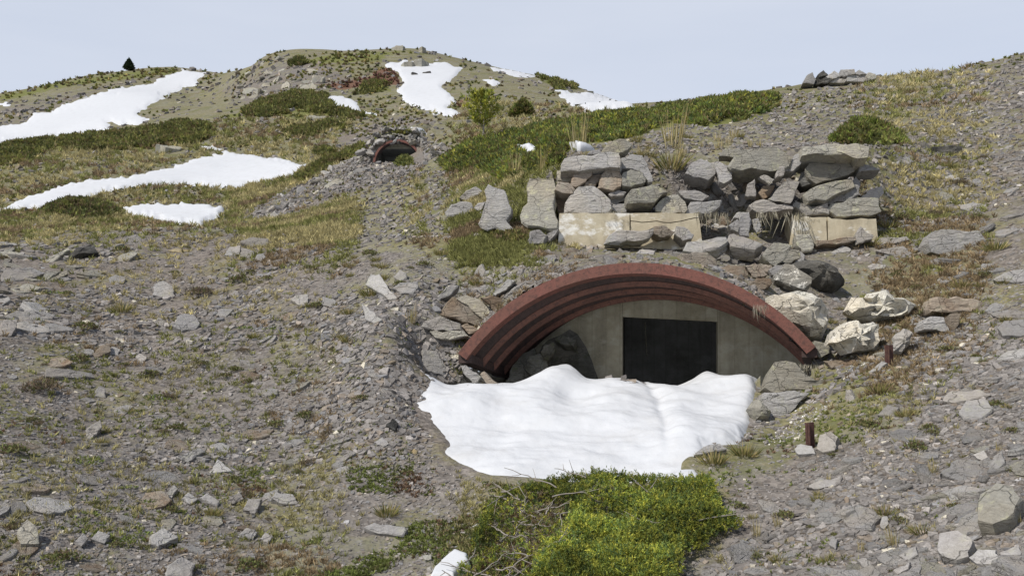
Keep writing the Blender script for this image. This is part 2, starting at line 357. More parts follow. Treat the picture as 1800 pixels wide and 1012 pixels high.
zone(Gz, "1220,800 1330,760 1400,690 1440,600 1500,560 1560,460 1700,420 1760,470 1640,640 1500,760 1400,800 1240,845", .84, 22, 0, 14)
zone(Gz, "1300,2200 1270,850 1420,800 1560,780 1700,640 2400,560 2400,2200", .24, 30, 0, 14)
zone(Gz, "1540,430 1570,280 1680,240 1800,300 1800,480 1700,440", .56, 30, 9, 30)
zone(Gz, "1100,250 1250,225 1400,190 1560,150 1640,160 1560,250 1400,262 1250,268", .7, 20, 12, 60)
zone(Gz, "1560,260 1650,130 1800,90 2400,-100 2400,400 1800,330", .5, 30, 9, 60)
zone(Gz, "390,160 480,110 560,100 620,140 560,160 440,190", .38, 14, 80, 400)
zone(Gz, "420,385 520,330 600,290 660,262 740,250 800,262 700,310 600,350 500,390", .22, 8, 25, 60)
zone(Gz, "590,235 700,205 830,215 820,240 700,245 600,262", .36, 10, 45, 200)
zone(Gz, "820,130 1000,165 1000,200 820,200", .8, 14, 70, 400)
zone(Gz, "0,240 0,190 120,165 300,135 330,126 200,150 110,190", .45, 8, 80, 400)
for s, v in (("0,166 130,140 230,125 300,121 318,128 230,140 120,152 0,180",.8), ("-300,270 0,255 130,238 260,225 320,213 370,220 388,234 340,256 200,266 80,264 60,284 -300,300",1.15),
        ("390,207 450,182 520,162 580,166 560,190 470,207",.85), ("500,230 580,214 608,225 520,242",.95), ("560,172 620,198 668,205 600,208 500,192",.9),
        ("640,148 682,140 688,160 620,166",.8), ("520,104 600,92 730,88 640,112 560,116",.7), ("940,132 1000,148 1034,155 980,160",.9), ("500,200 560,196 590,212 480,226",.6),
        ("520,316 560,287 640,257 720,240 732,248 640,268 580,298 530,320",1.1), ("70,372 120,354 190,358 224,380 150,388",.9)):
    zone(Dz, s, v, 6, 14, 400)
for s in ("900,235 1000,208 1090,200 1200,185 1290,170 1360,165 1375,182 1330,207 1250,224 1190,218 1130,238 1080,248 1020,252", "770,287 800,262 830,250 880,240 900,232 990,232 1020,250 1000,264 985,288 940,303 880,320 850,302 790,304", "1462,248 1500,222 1540,222 1597,252 1500,254"):
    zone(Dz, s, 1.1, 5, 12, 60)
for s, v in (("655,128 690,116 705,150 670,148",1.2), ("798,178 830,174 832,188 806,188",1.3), ("560,150 680,128 690,146 600,160",.75), ("0,372 60,366 66,376 0,382",.9)):
    zone(Rz, s, v, 5, 14, 400)
# ---------------------------------------------------------------- the ground sheet, open only at the two shelter mouths
NS, NT_ = len(sg), len(tg)
zs = ZZ.copy()
dep = sdist(PPg, np.r_[[[745, 590], [1335, 590]], SNOW_BANK[17:], [[727, 716], [745, 690]]]).reshape(ZZ.shape)
zs -= np.where(YY < 10.3, .18*sstep(6, 60, dep), 0)
V = np.stack([XX, YY, zs], -1).reshape(-1, 3)
I = np.arange(NS*NT_).reshape(NS, NT_)
Q = np.stack([I[:-1,:-1], I[1:,:-1], I[1:,1:], I[:-1,1:]], -1).reshape(-1, 4)
ctr = V[Q].mean(1); rz = V[Q][:,:,2].max(1)-V[Q][:,:,2].min(1)
def arch_h(u, a, b, h):
    L = np.linalg.norm(b-a)/2; R = (L*L+h*h)/(2*h)
    return (a+b)[2]/2+np.sqrt(np.maximum(R*R-(np.clip(u, -1, 1)*L)**2, 0))-(R-h)
H1 = 0.93
u, v = uv(ctr[:,0], ctr[:,1], PL, PR)
kill = (np.abs(u) < .985) & (v > -.03) & (v < .16) & (rz > .12) & (V[Q][:,:,2].min(1) < arch_h(u, PL, PR, H1)-.03)
kill |= (np.abs(u) < .97) & (v > -.02) & (v < 1.0) & (ctr[:,2] < arch_h(u, PL, PR, H1)-.12)
u2, v2 = uv(ctr[:,0], ctr[:,1], A2L, A2R)
kill |= (np.abs(u2) < .99) & (v2 > -.35) & (v2 < .4) & (rz > .2) & (V[Q][:,:,2].min(1) < arch_h(u2, A2L, A2R, 1.02)-.1)
me = fast_mesh('ground', V, [Q[~kill]], None, True)
a = me.color_attributes.new('zone', 'FLOAT_COLOR', 'POINT')
c = np.ones((len(V), 4), np.float32); c[:,0] = Gz; c[:,1] = Dz; c[:,2] = Rz; a.data.foreach_set('color', c.ravel())
link('ground', me, M['terrain'], kind='structure')
def zone_at(arr, x, y):
    i = np.clip(np.rint((x/y-S0)/DS).astype(int), 0, NS-1); j = np.clip(np.rint((np.log(y)-T0)/DT).astype(int), 0, NT_-1)
    return arr.reshape(NS, NT_)[i, j]
# ---------------------------------------------------------------- camera, sun, sky
cd = bpy.data.cameras.new('camera'); cam = bpy.data.objects.new('camera', cd); C.objects.link(cam); scn.camera = cam
cam.rotation_euler = (math.pi/2, 0, 0)
cd.sensor_fit = 'HORIZONTAL'; cd.angle = 2*math.atan(900/F); cd.shift_y = (HY-506)/1800; cd.clip_start = .1; cd.clip_end = 2000
SUN = nrm((-.52, -.40, .76))
el, az = math.asin(SUN[2]), math.atan2(SUN[0], SUN[1])
sd = bpy.data.lights.new('sun', 'SUN'); sd.energy = 3.6; sd.angle = math.radians(.53); sd.color = (1, .95, .87)
so = bpy.data.objects.new('sun', sd); C.objects.link(so)
from mathutils import Vector
so.rotation_euler = Vector(SUN).to_track_quat('Z', 'Y').to_euler(); so.location = (-20, -20, 30)
w = bpy.data.worlds.new('World'); scn.world = w; w.use_nodes = True; nt = w.node_tree; nt.nodes.clear()
sky = nt.nodes.new('ShaderNodeTexSky'); sky.sky_type = 'NISHITA'; sky.sun_disc = False; sky.sun_elevation = el; sky.sun_rotation = az
sky.altitude = 2300; sky.air_density = 1.0; sky.dust_density = 2.5; sky.ozone_density = 1.5
tc = nt.nodes.new('ShaderNodeTexCoord'); mp = nt.nodes.new('ShaderNodeMapping'); mp.inputs['Scale'].default_value = (1.2, 1.2, 7.)
nz = nt.nodes.new('ShaderNodeTexNoise'); nz.inputs['Scale'].default_value = 1.6; nz.inputs['Detail'].default_value = 7; nz.inputs['Roughness'].default_value = .55
rp = nt.nodes.new('ShaderNodeValToRGB'); rp.color_ramp.elements[0].position = .30; rp.color_ramp.elements[0].color = (.80,.80,.80,1); rp.color_ramp.elements[1].position = .72; rp.color_ramp.elements[1].color = (.93,.93,.93,1)
sx = nt.nodes.new('ShaderNodeSeparateXYZ'); mr = nt.nodes.new('ShaderNodeMapRange'); mr.interpolation_type = 'SMOOTHSTEP'; mr.inputs[1].default_value = .36; mr.inputs[2].default_value = .85; mr.inputs[3].default_value = 1.; mr.inputs[4].default_value = .15
mu = nt.nodes.new('ShaderNodeMath'); mu.operation = 'MULTIPLY'
mx = nt.nodes.new('ShaderNodeMix'); mx.data_type = 'RGBA'; mx.inputs[7].default_value = (5.0, 5.35, 6.1, 1)
bg = nt.nodes.new('ShaderNodeBackground'); bg.inputs[1].default_value = .105; ow = nt.nodes.new('ShaderNodeOutputWorld')
for a_, b_ in ((tc.outputs['Generated'], mp.inputs[0]), (mp.outputs[0], nz.inputs['Vector']), (nz.outputs['Fac'], rp.inputs[0]), (tc.outputs['Generated'], sx.inputs[0]), (sx.outputs[2], mr.inputs[0]), (rp.outputs[0], mu.inputs[0]), (mr.outputs[0], mu.inputs[1]), (mu.outputs[0], mx.inputs[0]), (sky.outputs[0], mx.inputs[6]), (mx.outputs[2], bg.inputs[0]), (bg.outputs[0], ow.inputs[0])): nt.links.new(a_, b_)
scn.view_settings.view_transform = 'Standard'; scn.view_settings.look = 'None'; scn.view_settings.exposure = .42; scn.view_settings.gamma = 1; scn.view_settings.use_curve_mapping = False
scn.cycles.max_bounces = 6; scn.cycles.transparent_max_bounces = 4; scn.cycles.use_denoising = True
# ---------------------------------------------------------------- stones
def outline_jag(p, size, r, jit=.025, step=.16):
    out = []
    n = len(p)
    for i in range(n):
        a, b = p[i], p[(i+1) % n]; e = b-a; L = np.linalg.norm(e)
        k = max(1, int(round(L/(size*step)))); nv = np.array([-e[1], e[0]])/max(L, 1e-6)
        for j in range(k):
            t = j/k
            out.append(a+e*t+(nv*r.normal(0, jit*size*.6) if j else r.normal(0, jit*size*.25, 2)))
    return np.array(out)
PROF = {'slab': [(.45, .02), (.80, .0), (.95, .03), (1., .12), (.98, .42), (1., .6), (.95, .82), (.86, 1.)],
        'boulder': [(.3, -.02), (.58, .05), (.80, .16), (.94, .3), (1., .48), (.95, .68), (.78, .88), (.5, 1.)],
        'block': [(.4, .0), (.76, .0), (.975, .012), (1., .06), (1., .4), (.99, .72), (.92, .95), (.7, 1.)]}
def stone_geo(o2, thick, prof, seed, rough=1.):
    """closed stone with the outline o2 (plane coordinates), front face at w=0, body towards -w"""
    r = np.random.default_rng(seed)
    A = (o2[:,0]*np.roll(o2[:,1], -1)-o2[:,1]*np.roll(o2[:,0], -1)).sum()
    if A < 0: o2 = o2[::-1]
    size = max(np.ptp(o2[:,0]), np.ptp(o2[:,1]))
    p = outline_jag(o2, size, r, .03*rough)
    c = p.mean(0); n = len(p); rings = []
    tilt = r.normal(0, .05, 2)
    for (sc, d) in PROF[prof]:
        lj = r.normal(0, .012*rough)
        q = c+(p-c)*(sc+lj)+r.normal(0, .008*size*rough, (n, 2))
        fw = (.035 if sc < .9 else .012)*(1 if prof == 'boulder' else .45)
        wz = -d*thick+(q-c)@tilt*(1 if d < .1 else .3)+r.normal(0, fw*size*rough*.6, n)
        if d < .12: wz = wz+(.05 if prof == 'boulder' else .022)*size*rough*vnoise(q[:,0]/size*2.3+seed, q[:,1]/size*2.3, seed % 50)
        rings.append(np.c_[q, wz])
    V_ = np.concatenate(rings+[np.array([[c[0], c[1], rings[0][:,2].mean()], [c[0], c[1], -thick]])])
    F4, F3 = [], []
    for k in range(len(rings)-1):
        a = np.arange(n)+k*n; b = np.roll(np.arange(n), -1)+k*n
        F4.append(np.stack([a, a+n, b+n, b], 1))
    i0 = np.arange(n); i1 = np.roll(i0, -1); m = len(rings)*n; L = (len(rings)-1)*n
    F3.append(np.stack([np.full(n, m), i0, i1], 1)); F3.append(np.stack([np.full(n, m+1), i1+L, i0+L], 1))
    return V_, [np.concatenate(F4), np.concatenate(F3)]
def finish_rock(me, ang=22):
    me.polygons.foreach_set('use_smooth', np.ones(len(me.polygons), bool)); me.set_sharp_from_angle(angle=math.radians(ang))
_seed = [100]; DBG = False
def stone(name, label, cat, group, org, outl, y, thick, mode, mat, prof='slab', rough=1., lift=0.):
    """a stone whose silhouette is known: y = metres ahead (None: lies on the ground), thick in metres"""
    _seed[0] += 1; r = np.random.default_rng(_seed[0])
    q = poly(outl)/org[2]+np.array(org[:2])
    if cat == 'wall stone': q = q.mean(0)+(q-q.mean(0))*1.07
    cx, cy = q[:,0].mean(), (q[:,1].min()+q[:,1].max())/2
    if y is None:
        y = float(hit(cx, q[:,1].max()-.25*np.ptp(q[:,1]))[0])
    elif cat != 'wall stone' and cat != 'cairn stone' and mode == 'f':
        yh = float(hit(cx, q[:,1].max()-1)[0])
        if DBG: print('ST', round(y,2), round(yh,2), label)
        if org is ZB: y = yh-.5*min(thick, .2)
        elif yh > y: y = min(max(y, yh-.55*thick), max(y, 11.62))
    Cn = P(cx, cy, y)
    view = nrm(-Cn)
    if mode == 'g':
        tn = n_at(Cn[0], max(Cn[1], 3.)); N = nrm(tn+.55*view+r.normal(0, .05, 3))
        Cn = Cn+N*(thick*.35+lift)
    elif mode == 'f': N = nrm(np.array([-.08, -1, .22])+r.normal(0, .07, 3))
    else: N = nrm(mode)
    Ax = nrm(np.cross((0, 0, 1), N)); Ay = np.cross(N, Ax)
    pts3 = []
    for (px, py) in q:
        d = np.array([(px-CX)/F, 1, (HY-py)/F]); t = (Cn@N)/(d@N); pts3.append(d*t)
    pts3 = np.array(pts3); o2 = np.stack([(pts3-Cn)@Ax, (pts3-Cn)@Ay], 1)
    V_, Fs = stone_geo(o2, thick, prof, _seed[0], rough)
    W = Cn+V_[:,:1]*Ax+V_[:,1:2]*Ay+V_[:,2:]*N
    loc = np.array([W[:,0].mean(), W[:,1].mean(), W[:,2].min()])
    me = fast_mesh(name, W-loc, Fs); finish_rock(me)
    return link(name, me, M[mat], loc, None, label, cat, group)
Z8=(960,240,5.06); Z5=(1150,230,3.6); Z7=(1200,400,2.977); Z6=(690,430,3.264); ZB=(780,230,5.06); Z1=(0,380,3.6); Z3=(0,640,2.72); Z4=(400,640,2.72); ZR=(1200,680,3.0); ZA=(1100,80,2.53); Z2=(400,380,3.893); ZD=(1240,560,5.06); ZG=(960,460,4.4); ZS=(620,225,10.)
GW = 'stones of the ruined dry stone wall'; GA = 'stones heaped round the shelter mouth'; GF = 'slabs fallen below the ruined wall'; GL = 'large slates on the left scree bank'; GR = 'large stones on the right slope'; GC = 'stones of the skyline cairn'
def wall(label, org, o, y=12.0, th=.4, mat='slate', prof='block', rough=1.): stone('wall_stone', label, 'wall stone', GW, org, o, y, th, 'f', mat, prof, rough)
for a in (
 ('long pale block capping the left part of the ruined wall',Z8,'150,240 175,190 330,165 630,148 652,190 640,275 480,280 300,300 145,300',11.95,.5,'pale'),
 ('pale block right of the long pale capping block, cut by a notch',Z8,'655,250 680,190 760,165 850,175 905,270 945,390 905,398 870,320 780,288 670,288',12.05,.45,'pale'),
 ('layered grey block with dark underside beneath the notched pale block',Z8,'680,440 685,330 760,300 860,318 880,395 820,420 760,440',11.98,.4,'lichen'),
 ('slanting brown block under the left end of the long pale capping block',Z8,'215,425 245,320 400,310 405,340 350,400 260,445',12.,.4,'brown'),
 ('dark stone recessed in the upper left corner of the wall under the capping block',Z8,'110,380 100,310 235,310 230,390 190,400',12.2,.35,'lichen'),
 ('reddish brown stone at the left edge of the wall above a mossy hollow',Z8,'80,470 110,400 200,415 255,465 235,505 150,500',11.95,.4,'brown'),
 ('upright brown block with a vertical split below the capping block',Z8,'465,460 500,340 540,295 640,300 668,360 660,440 590,475 530,460',11.97,.4,'brown'),
 ('small brown wedge between the slanting and the upright brown blocks',Z8,'350,425 390,360 470,335 500,345 465,400 440,430',12.05,.35,'brown'),
 ('large smooth rounded grey block standing on the cracked concrete',Z8,'175,665 180,580 235,510 290,460 420,450 480,490 560,560 575,630 545,670 400,670',11.9,.5,'pale'),
 ('thin flat sliver right of the large rounded grey block',Z8,'555,512 640,475 710,490 690,520 580,535',11.97,.35,'slate'),
 ('dark chock stone below the thin sliver beside the rounded block',Z8,'575,590 600,535 720,540 735,560 640,592 590,602',12.05,.35,'slate'),
 ('small square stone resting on the concrete right of the rounded block',Z8,'580,645 600,605 700,600 710,665 640,675',12.,.35,'slate'),
 ('broad layered slab with a pale scratch on its upper edge, overhanging a dark gap',Z8,'730,592 725,520 770,470 940,430 1050,480 1070,500 960,585 880,592',11.85,.45,'lichen'),
 ('hump-topped layered block resting on the cracked pale concrete',Z8,'980,668 1000,590 1080,530 1170,520 1230,580 1250,640 1220,674 1080,676',11.9,.4,'lichen'),
 ('peaked loose stone lying on top of the wall in dry grass',Z8,'490,150 540,80 610,30 700,20 760,70 720,110 640,145',12.2,.4,'lichen'),
 ('small flat stone on the capping block beside a strip of snow',Z8,'365,158 400,125 470,115 492,152',12.05,.3,'slate'),
 ('brown stone deep in the mossy hollow at the left wall edge',Z8,'90,600 100,540 160,520 200,570 185,680 120,700',12.2,.3,'brown'),
 ('rounded lump at the wall top below tall straw grass',Z5,'200,272 240,200 300,180 380,210 385,272 340,307',12.2,.4,'slate'),
 ('narrow tilted plate leaning in the gap below the wall top',Z5,'385,200 420,195 485,240 490,300 440,332 415,322',12.1,.25,'slate'),
 ('long layered slab at the wall top with ragged stepped edges',Z5,'485,222 520,165 620,115 760,105 860,160 850,215 790,237 560,247 500,240',12.,.5,'lichen'),
 ('small wedge below the long layered slab',Z5,'770,295 780,230 830,220 820,275',11.95,.25,'slate'),
 ('slanting plate leaning against the overhanging capstone',Z5,'825,252 900,145 940,145 930,200 880,250',12.,.3,'pale'),
 ('thick dark capstone overhanging the right part of the wall',Z5,'945,140 960,95 1270,80 1350,100 1345,160 1280,175 1270,150 950,150',11.75,.6,'lichen'),
 ('thick layered block under the overhanging capstone, its left face dark',Z5,'960,250 990,210 1225,200 1258,250 1180,292 1030,328 985,300',11.95,.5,'lichen'),
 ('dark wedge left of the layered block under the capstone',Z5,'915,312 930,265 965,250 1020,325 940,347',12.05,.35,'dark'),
 ('tilted lens-shaped slab, third below the overhanging capstone',Z5,'950,402 1040,345 1240,298 1262,350 1080,435 980,445',11.88,.45,'lichen'),
 ('thin bluish plate at the right end of the lens-shaped slab',Z5,'1245,375 1270,295 1300,340 1290,400 1220,445 1090,450 1100,425',11.95,.3,'slate'),
 ('wide flat slab lying on the right-hand beige concrete',Z5,'1110,500 1140,460 1290,430 1410,430 1432,512 1360,538 1160,533',11.85,.5,'lichen'),
 ('pale smooth block on the right-hand concrete, left of the wide flat slab',Z5,'878,475 900,440 1000,480 1090,460 1102,524 960,524',11.9,.4,'pale'),
 ('flat pale plate leaning upright in the rubble gap of the wall',Z5,'732,432 830,320 915,325 872,442 860,455',11.85,.15,'pale'),
 ('low grey block under the leaning pale plate, with grass hanging from it',Z5,'605,470 640,445 730,445 870,470 875,492 680,522 620,495',11.85,.4,'slate'),
 ('small bright plate below the long layered slab',Z5,'668,292 700,278 757,305 727,340',11.9,.12,'pale'),
 ('upright grey splinter in the middle of the rubble gap',Z5,'578,405 590,340 635,310 642,412',11.9,.2,'slate'),
 ('thin lens of slate lying in the rubble above the hump-topped block',Z5,'155,375 260,375 345,415 300,442 200,425',11.95,.35,'slate'),
 ('pale slanted block right of the hump-topped block, above hanging grass',Z5,'203,512 240,450 425,440 415,480 340,524',11.9,.4,'pale'),
 ('thin plate jutting right from under the overhanging capstone',Z5,'1300,218 1320,200 1425,245 1300,256',11.9,.3,'slate'),
 ('bluish stone at the right end of the wall above the wide flat slab',Z5,'1315,425 1370,370 1440,345 1452,390 1410,432',12.,.35,'slate'),
 ('thin flat stone sitting on the rubble behind the long layered slab',Z5,'420,150 455,110 560,118 640,130 600,155 500,160',12.3,.3,'lichen'),
 ('small stone plugging the gap left of the leaning plate',Z5,'655,400 690,350 760,345 735,400 690,430',12.1,.3,'brown'),
): wall(*a)
for lab, o, y, th, mat in (
 ('tall pale slab standing upright left of the wall, waisted in the middle','310,830 340,700 380,610 355,540 400,480 450,500 540,520 575,640 605,740 560,790 590,850 660,910 520,895 330,865',11.75,.16,'pale'),
 ('tallest upright slab, flat-topped and lichen-flecked, at the left wall end','675,750 700,680 740,640 760,420 800,410 830,415 970,420 990,700 1025,820 1020,880 940,890 850,862 750,850 700,825',11.8,.2,'lichen'),
 ('tilted block with dark shaded underside left of the waisted upright slab','130,600 200,530 290,490 350,540 250,612 210,622',12.2,.35,'pale'),
 ('low flat boulder in the grass, leftmost stone beside the ruined wall','0,720 60,650 150,625 250,640 262,720 200,752 20,762',11.9,.35,'pale'),
 ('squat grey block at the foot of the tallest upright slab','750,970 770,890 850,870 925,930 895,1012 760,1012',11.6,.3,'slate'),
 ('small dark stone between the tilted block and the waisted slab','265,685 300,640 370,630 350,690 310,725',12.1,.3,'slate'),
 ('thin stone slab wedged under the right edge of the tallest upright slab','900,930 960,890 1025,870 1000,920 935,985',11.65,.25,'slate'),
 ('small slate lying flat in grass before the waisted upright slab','255,935 280,905 350,915 360,945 300,955',None,.08,'pale'),
): stone('upright_slab' if 'upright slab' in lab and 'tall' in lab else 'slate_stone', lab, 'slab', GW, ZB, o, y, th, 'f' if y else 'g', mat, 'slab')
for lab, o, y, th, mat, pr in (
 ('long blue-grey slab leaning on the left-hand beige concrete','1300,715 1330,660 1400,620 1470,630 1640,605 1620,640 1540,690 1400,712',11.45,.2,'slate','slab'),
): stone('slate_slab', lab, 'slab', GF, (700,230,3.6), o, y, th, 'f', mat, pr)
for lab, o, y, th, mode, mat, pr in (
 ('brown humped stone right of the long blue-grey leaning slab','0,650 0,605 70,600 130,640 110,662 40,672',11.4,.3,'f','brown','block'),
 ('grey wedge between the brown humped stone and the hanging grass','130,650 140,600 190,605 250,655 240,680 180,695',11.35,.3,'f','slate','block'),
 ('upright grey plate in the rubble below the wall gap','530,640 540,530 590,515 615,560 600,665 545,660',11.5,.15,'f','slate','slab'),
 ('narrow white-edged plate right of the upright grey plate','620,560 660,553 677,600 650,645 630,612',11.55,.1,'f','pale','slab'),
 ('dark layered stone left of the upright grey plate','470,600 530,555 545,600 530,640 490,625',11.6,.25,'f','slate','block'),
 ('flat grey cap of rubble above the upright grey plate','505,550 520,515 600,512 605,540 560,552',11.7,.25,'f','pale','block'),
 ('broad flat grey slab on the shelf above the rusty arch','180,745 210,695 460,672 470,700 450,720 360,755 250,760',10.9,.18,'g','pale','slab'),
 ('long grey slab tapering right, behind the broad flat shelf slab','460,690 470,660 500,650 690,710 640,745 480,725',11.0,.2,'g','slate','slab'),
 ('lance-shaped slab pointing down right above the rusty arch','440,745 480,715 560,722 705,822 640,834 540,795',10.3,.16,'f','slate','slab'),
 ('brown-faced boulder resting on the crown of the rusty arch','155,872 180,770 340,760 400,810 392,890 330,930 230,910',9.95,.4,'f','brown','block'),
 ('rusty brown stone right of the brown-faced boulder on the arch','390,900 400,870 470,840 570,848 605,960 560,1008 450,935',9.9,.35,'f','brown','block'),
 ('small purplish square block among the stones above the arch','578,852 640,835 717,910 700,920 620,926',9.85,.25,'f','brown','block'),
 ('thin brown slab behind the small purplish block','660,840 740,848 772,882 755,900 690,895',9.95,.25,'f','brown','block'),
 ('mossy grey boulder with a dark left side under hanging dead grass','725,840 680,790 760,700 880,720 835,800 765,858',10.5,.4,'f','lichen','block'),
 ('greenish block leaning below the right-hand concrete','893,655 980,648 1018,720 1002,762 940,768 900,712',10.9,.25,'f','lichen','slab'),
 ('lichened stone perched left above the black boulder','775,838 830,755 920,753 932,802 845,838',10.1,.35,'f','lichen','block'),
 ('large black rounded boulder beside the white-topped block','925,850 930,800 960,783 1090,788 1200,848 1257,930 1200,992 1090,984 1010,935 975,890',9.9,.6,'f','dark','boulder'),
 ('angular block with white quartz rims in front of the black boulder','758,912 830,833 880,848 1003,930 992,967 950,1004 850,972 770,945',9.45,.4,'f','quartz','block'),
 ('small dark stone below the lichened stone, beside the quartz-rimmed block','725,880 765,850 840,842 825,880 770,920 745,910',9.9,.3,'f','slate','block'),
 ('low brown stone between the rusty brown stone and the quartz-rimmed block','610,970 650,930 740,930 750,960 700,1000 640,1005',9.7,.3,'f','brown','block'),
 ('crumbling brown plank-like slate lying along the right-hand concrete','1010,705 1080,688 1270,670 1280,690 1150,718 1030,722',11.5,.15,'f','brown','slab'),
 ('pointed blue-grey stone at the right foot of the right-hand concrete','1275,720 1278,640 1310,600 1345,640 1392,665 1380,690 1300,712',11.3,.2,'f','slate','slab'),
 ('white-edged flake in the grass below the right-hand concrete','1115,775 1190,725 1245,745 1240,762 1160,772',None,.05,'g','pale','slab'),
 ('upper of two flat slabs right of the concrete','1410,700 1430,675 1600,668 1615,690 1500,712 1430,715',None,.08,'g','slate','slab'),
 ('lower and wider of two flat slabs right of the concrete','1400,765 1440,748 1580,725 1630,770 1590,792 1480,780',None,.08,'g','slate','slab'),
 ('small bluish flake below the wider flat slab','1345,855 1380,838 1470,845 1455,870 1370,880',None,.06,'g','slate','slab'),
): stone('boulder' if pr == 'boulder' else 'slate_stone', lab, 'boulder' if 'boulder' in lab else 'stone', GF if y is None or y > 10.4 else GA, Z5, o, y, th, mode, mat, pr)
for lab, o, y, th, mode, mat, pr in (
 ('bulging cream limestone boulder beside the right leg of the arch','462,400 475,330 560,310 690,325 760,370 797,450 770,535 690,548 620,512 560,492 500,440',9.2,.5,'f','limestone','boulder'),
 ('whitest and widest cream boulder, right of the bulging one','893,412 930,350 1020,315 1200,345 1263,390 1230,445 1050,473 960,468 900,435',9.0,.5,'f','limestone','boulder'),
 ('lowest of the three cream boulders, beside a rusty stake','783,592 840,500 920,462 1050,488 1072,590 1040,645 930,655 850,632',8.75,.45,'f','limestone','boulder'),
 ('flat rusty brown slab right of the cream boulders','1283,415 1295,372 1440,358 1582,385 1572,428 1430,444 1300,436',8.85,.3,'f','brown','slab'),
 ('grey triangular block below the flat rusty brown slab','1252,505 1300,463 1370,468 1402,548 1330,534 1260,534',8.6,.25,'f','pale','block'),
 ('smooth upright oval stone right of the lowest cream boulder','1112,645 1118,570 1170,523 1213,540 1203,600 1150,665',8.5,.18,'f','pale','boulder'),
 ('big grey block with a dark slanting left side beside yellow grass','1288,75 1310,18 1360,8 1540,18 1602,80 1592,132 1500,158 1380,132 1300,122',10.9,.5,'f','pale','block'),
 ('layered slate at the slope edge, half buried under the big grey block','1618,272 1680,235 1790,215 1795,282 1640,280',None,.15,'g','slate','slab'),
 ('dark-fronted layered stone on the slope below the half buried slate','1648,525 1680,488 1786,476 1800,560 1670,566',None,.25,'g','slate','block'),
 ('pale splinter lying below the lowest cream boulder','972,755 1040,698 1072,708 1005,760',None,.06,'g','pale','slab'),
 ('long thin brown slate in dry grass below the right end of the arch','735,695 900,688 935,722 775,730',None,.08,'g','brown','slab'),
 ('layered yellowish block topping the stone cheek right of the snow','428,835 480,703 592,703 645,762 705,802 795,800 720,846 600,858 480,866',8.75,.5,'f','lichen','block'),
 ('broad grey boulder under the yellowish block beside the snow','400,930 422,862 590,850 668,860 562,965 470,1005 420,990',8.4,.5,'f','pale','block'),
 ('dark rounded stone at the snow edge below the yellowish block','360,935 410,885 485,955 465,1015 395,1002',8.25,.35,'f','lichen','boulder'),
 ('small upright egg-shaped stone in the grass right of the stone cheek','845,885 848,838 880,828 903,892 872,908',None,.1,'g','pale','boulder'),
 ('flat grey slab in the scree near the right edge, humped','1355,920 1400,860 1540,835 1610,860 1500,900 1420,925',None,.14,'g','slate','slab'),
 ('broad round-cornered slate below the humped flat slab','1440,965 1480,900 1580,890 1630,950 1560,1000 1470,998',None,.12,'g','slate','slab'),
 ('long pale slate on the slope under the dark-fronted layered stone','1640,690 1700,640 1790,625 1790,668 1720,690',None,.1,'g','pale','slab'),
 ('purplish brown stone below the flat rusty brown slab','1395,510 1400,450 1460,445 1450,500 1420,545',8.7,.2,'f','brown','block'),
 ('low stone half sunk in grass left of the lowest cream boulder','650,640 690,590 760,600 780,650 720,680',8.9,.2,'f','lichen','block'),
 ('small pale stone below the bulging cream boulder','575,505 600,495 640,530 630,560 590,545',8.95,.15,'f','limestone','boulder'),
): stone('boulder' if pr == 'boulder' else 'slate_stone', lab, 'boulder' if 'boulder' in lab else 'stone', GA if y else GR, Z7, o, y, th, mode, mat, pr, 2.2 if mat == 'limestone' else 1.)
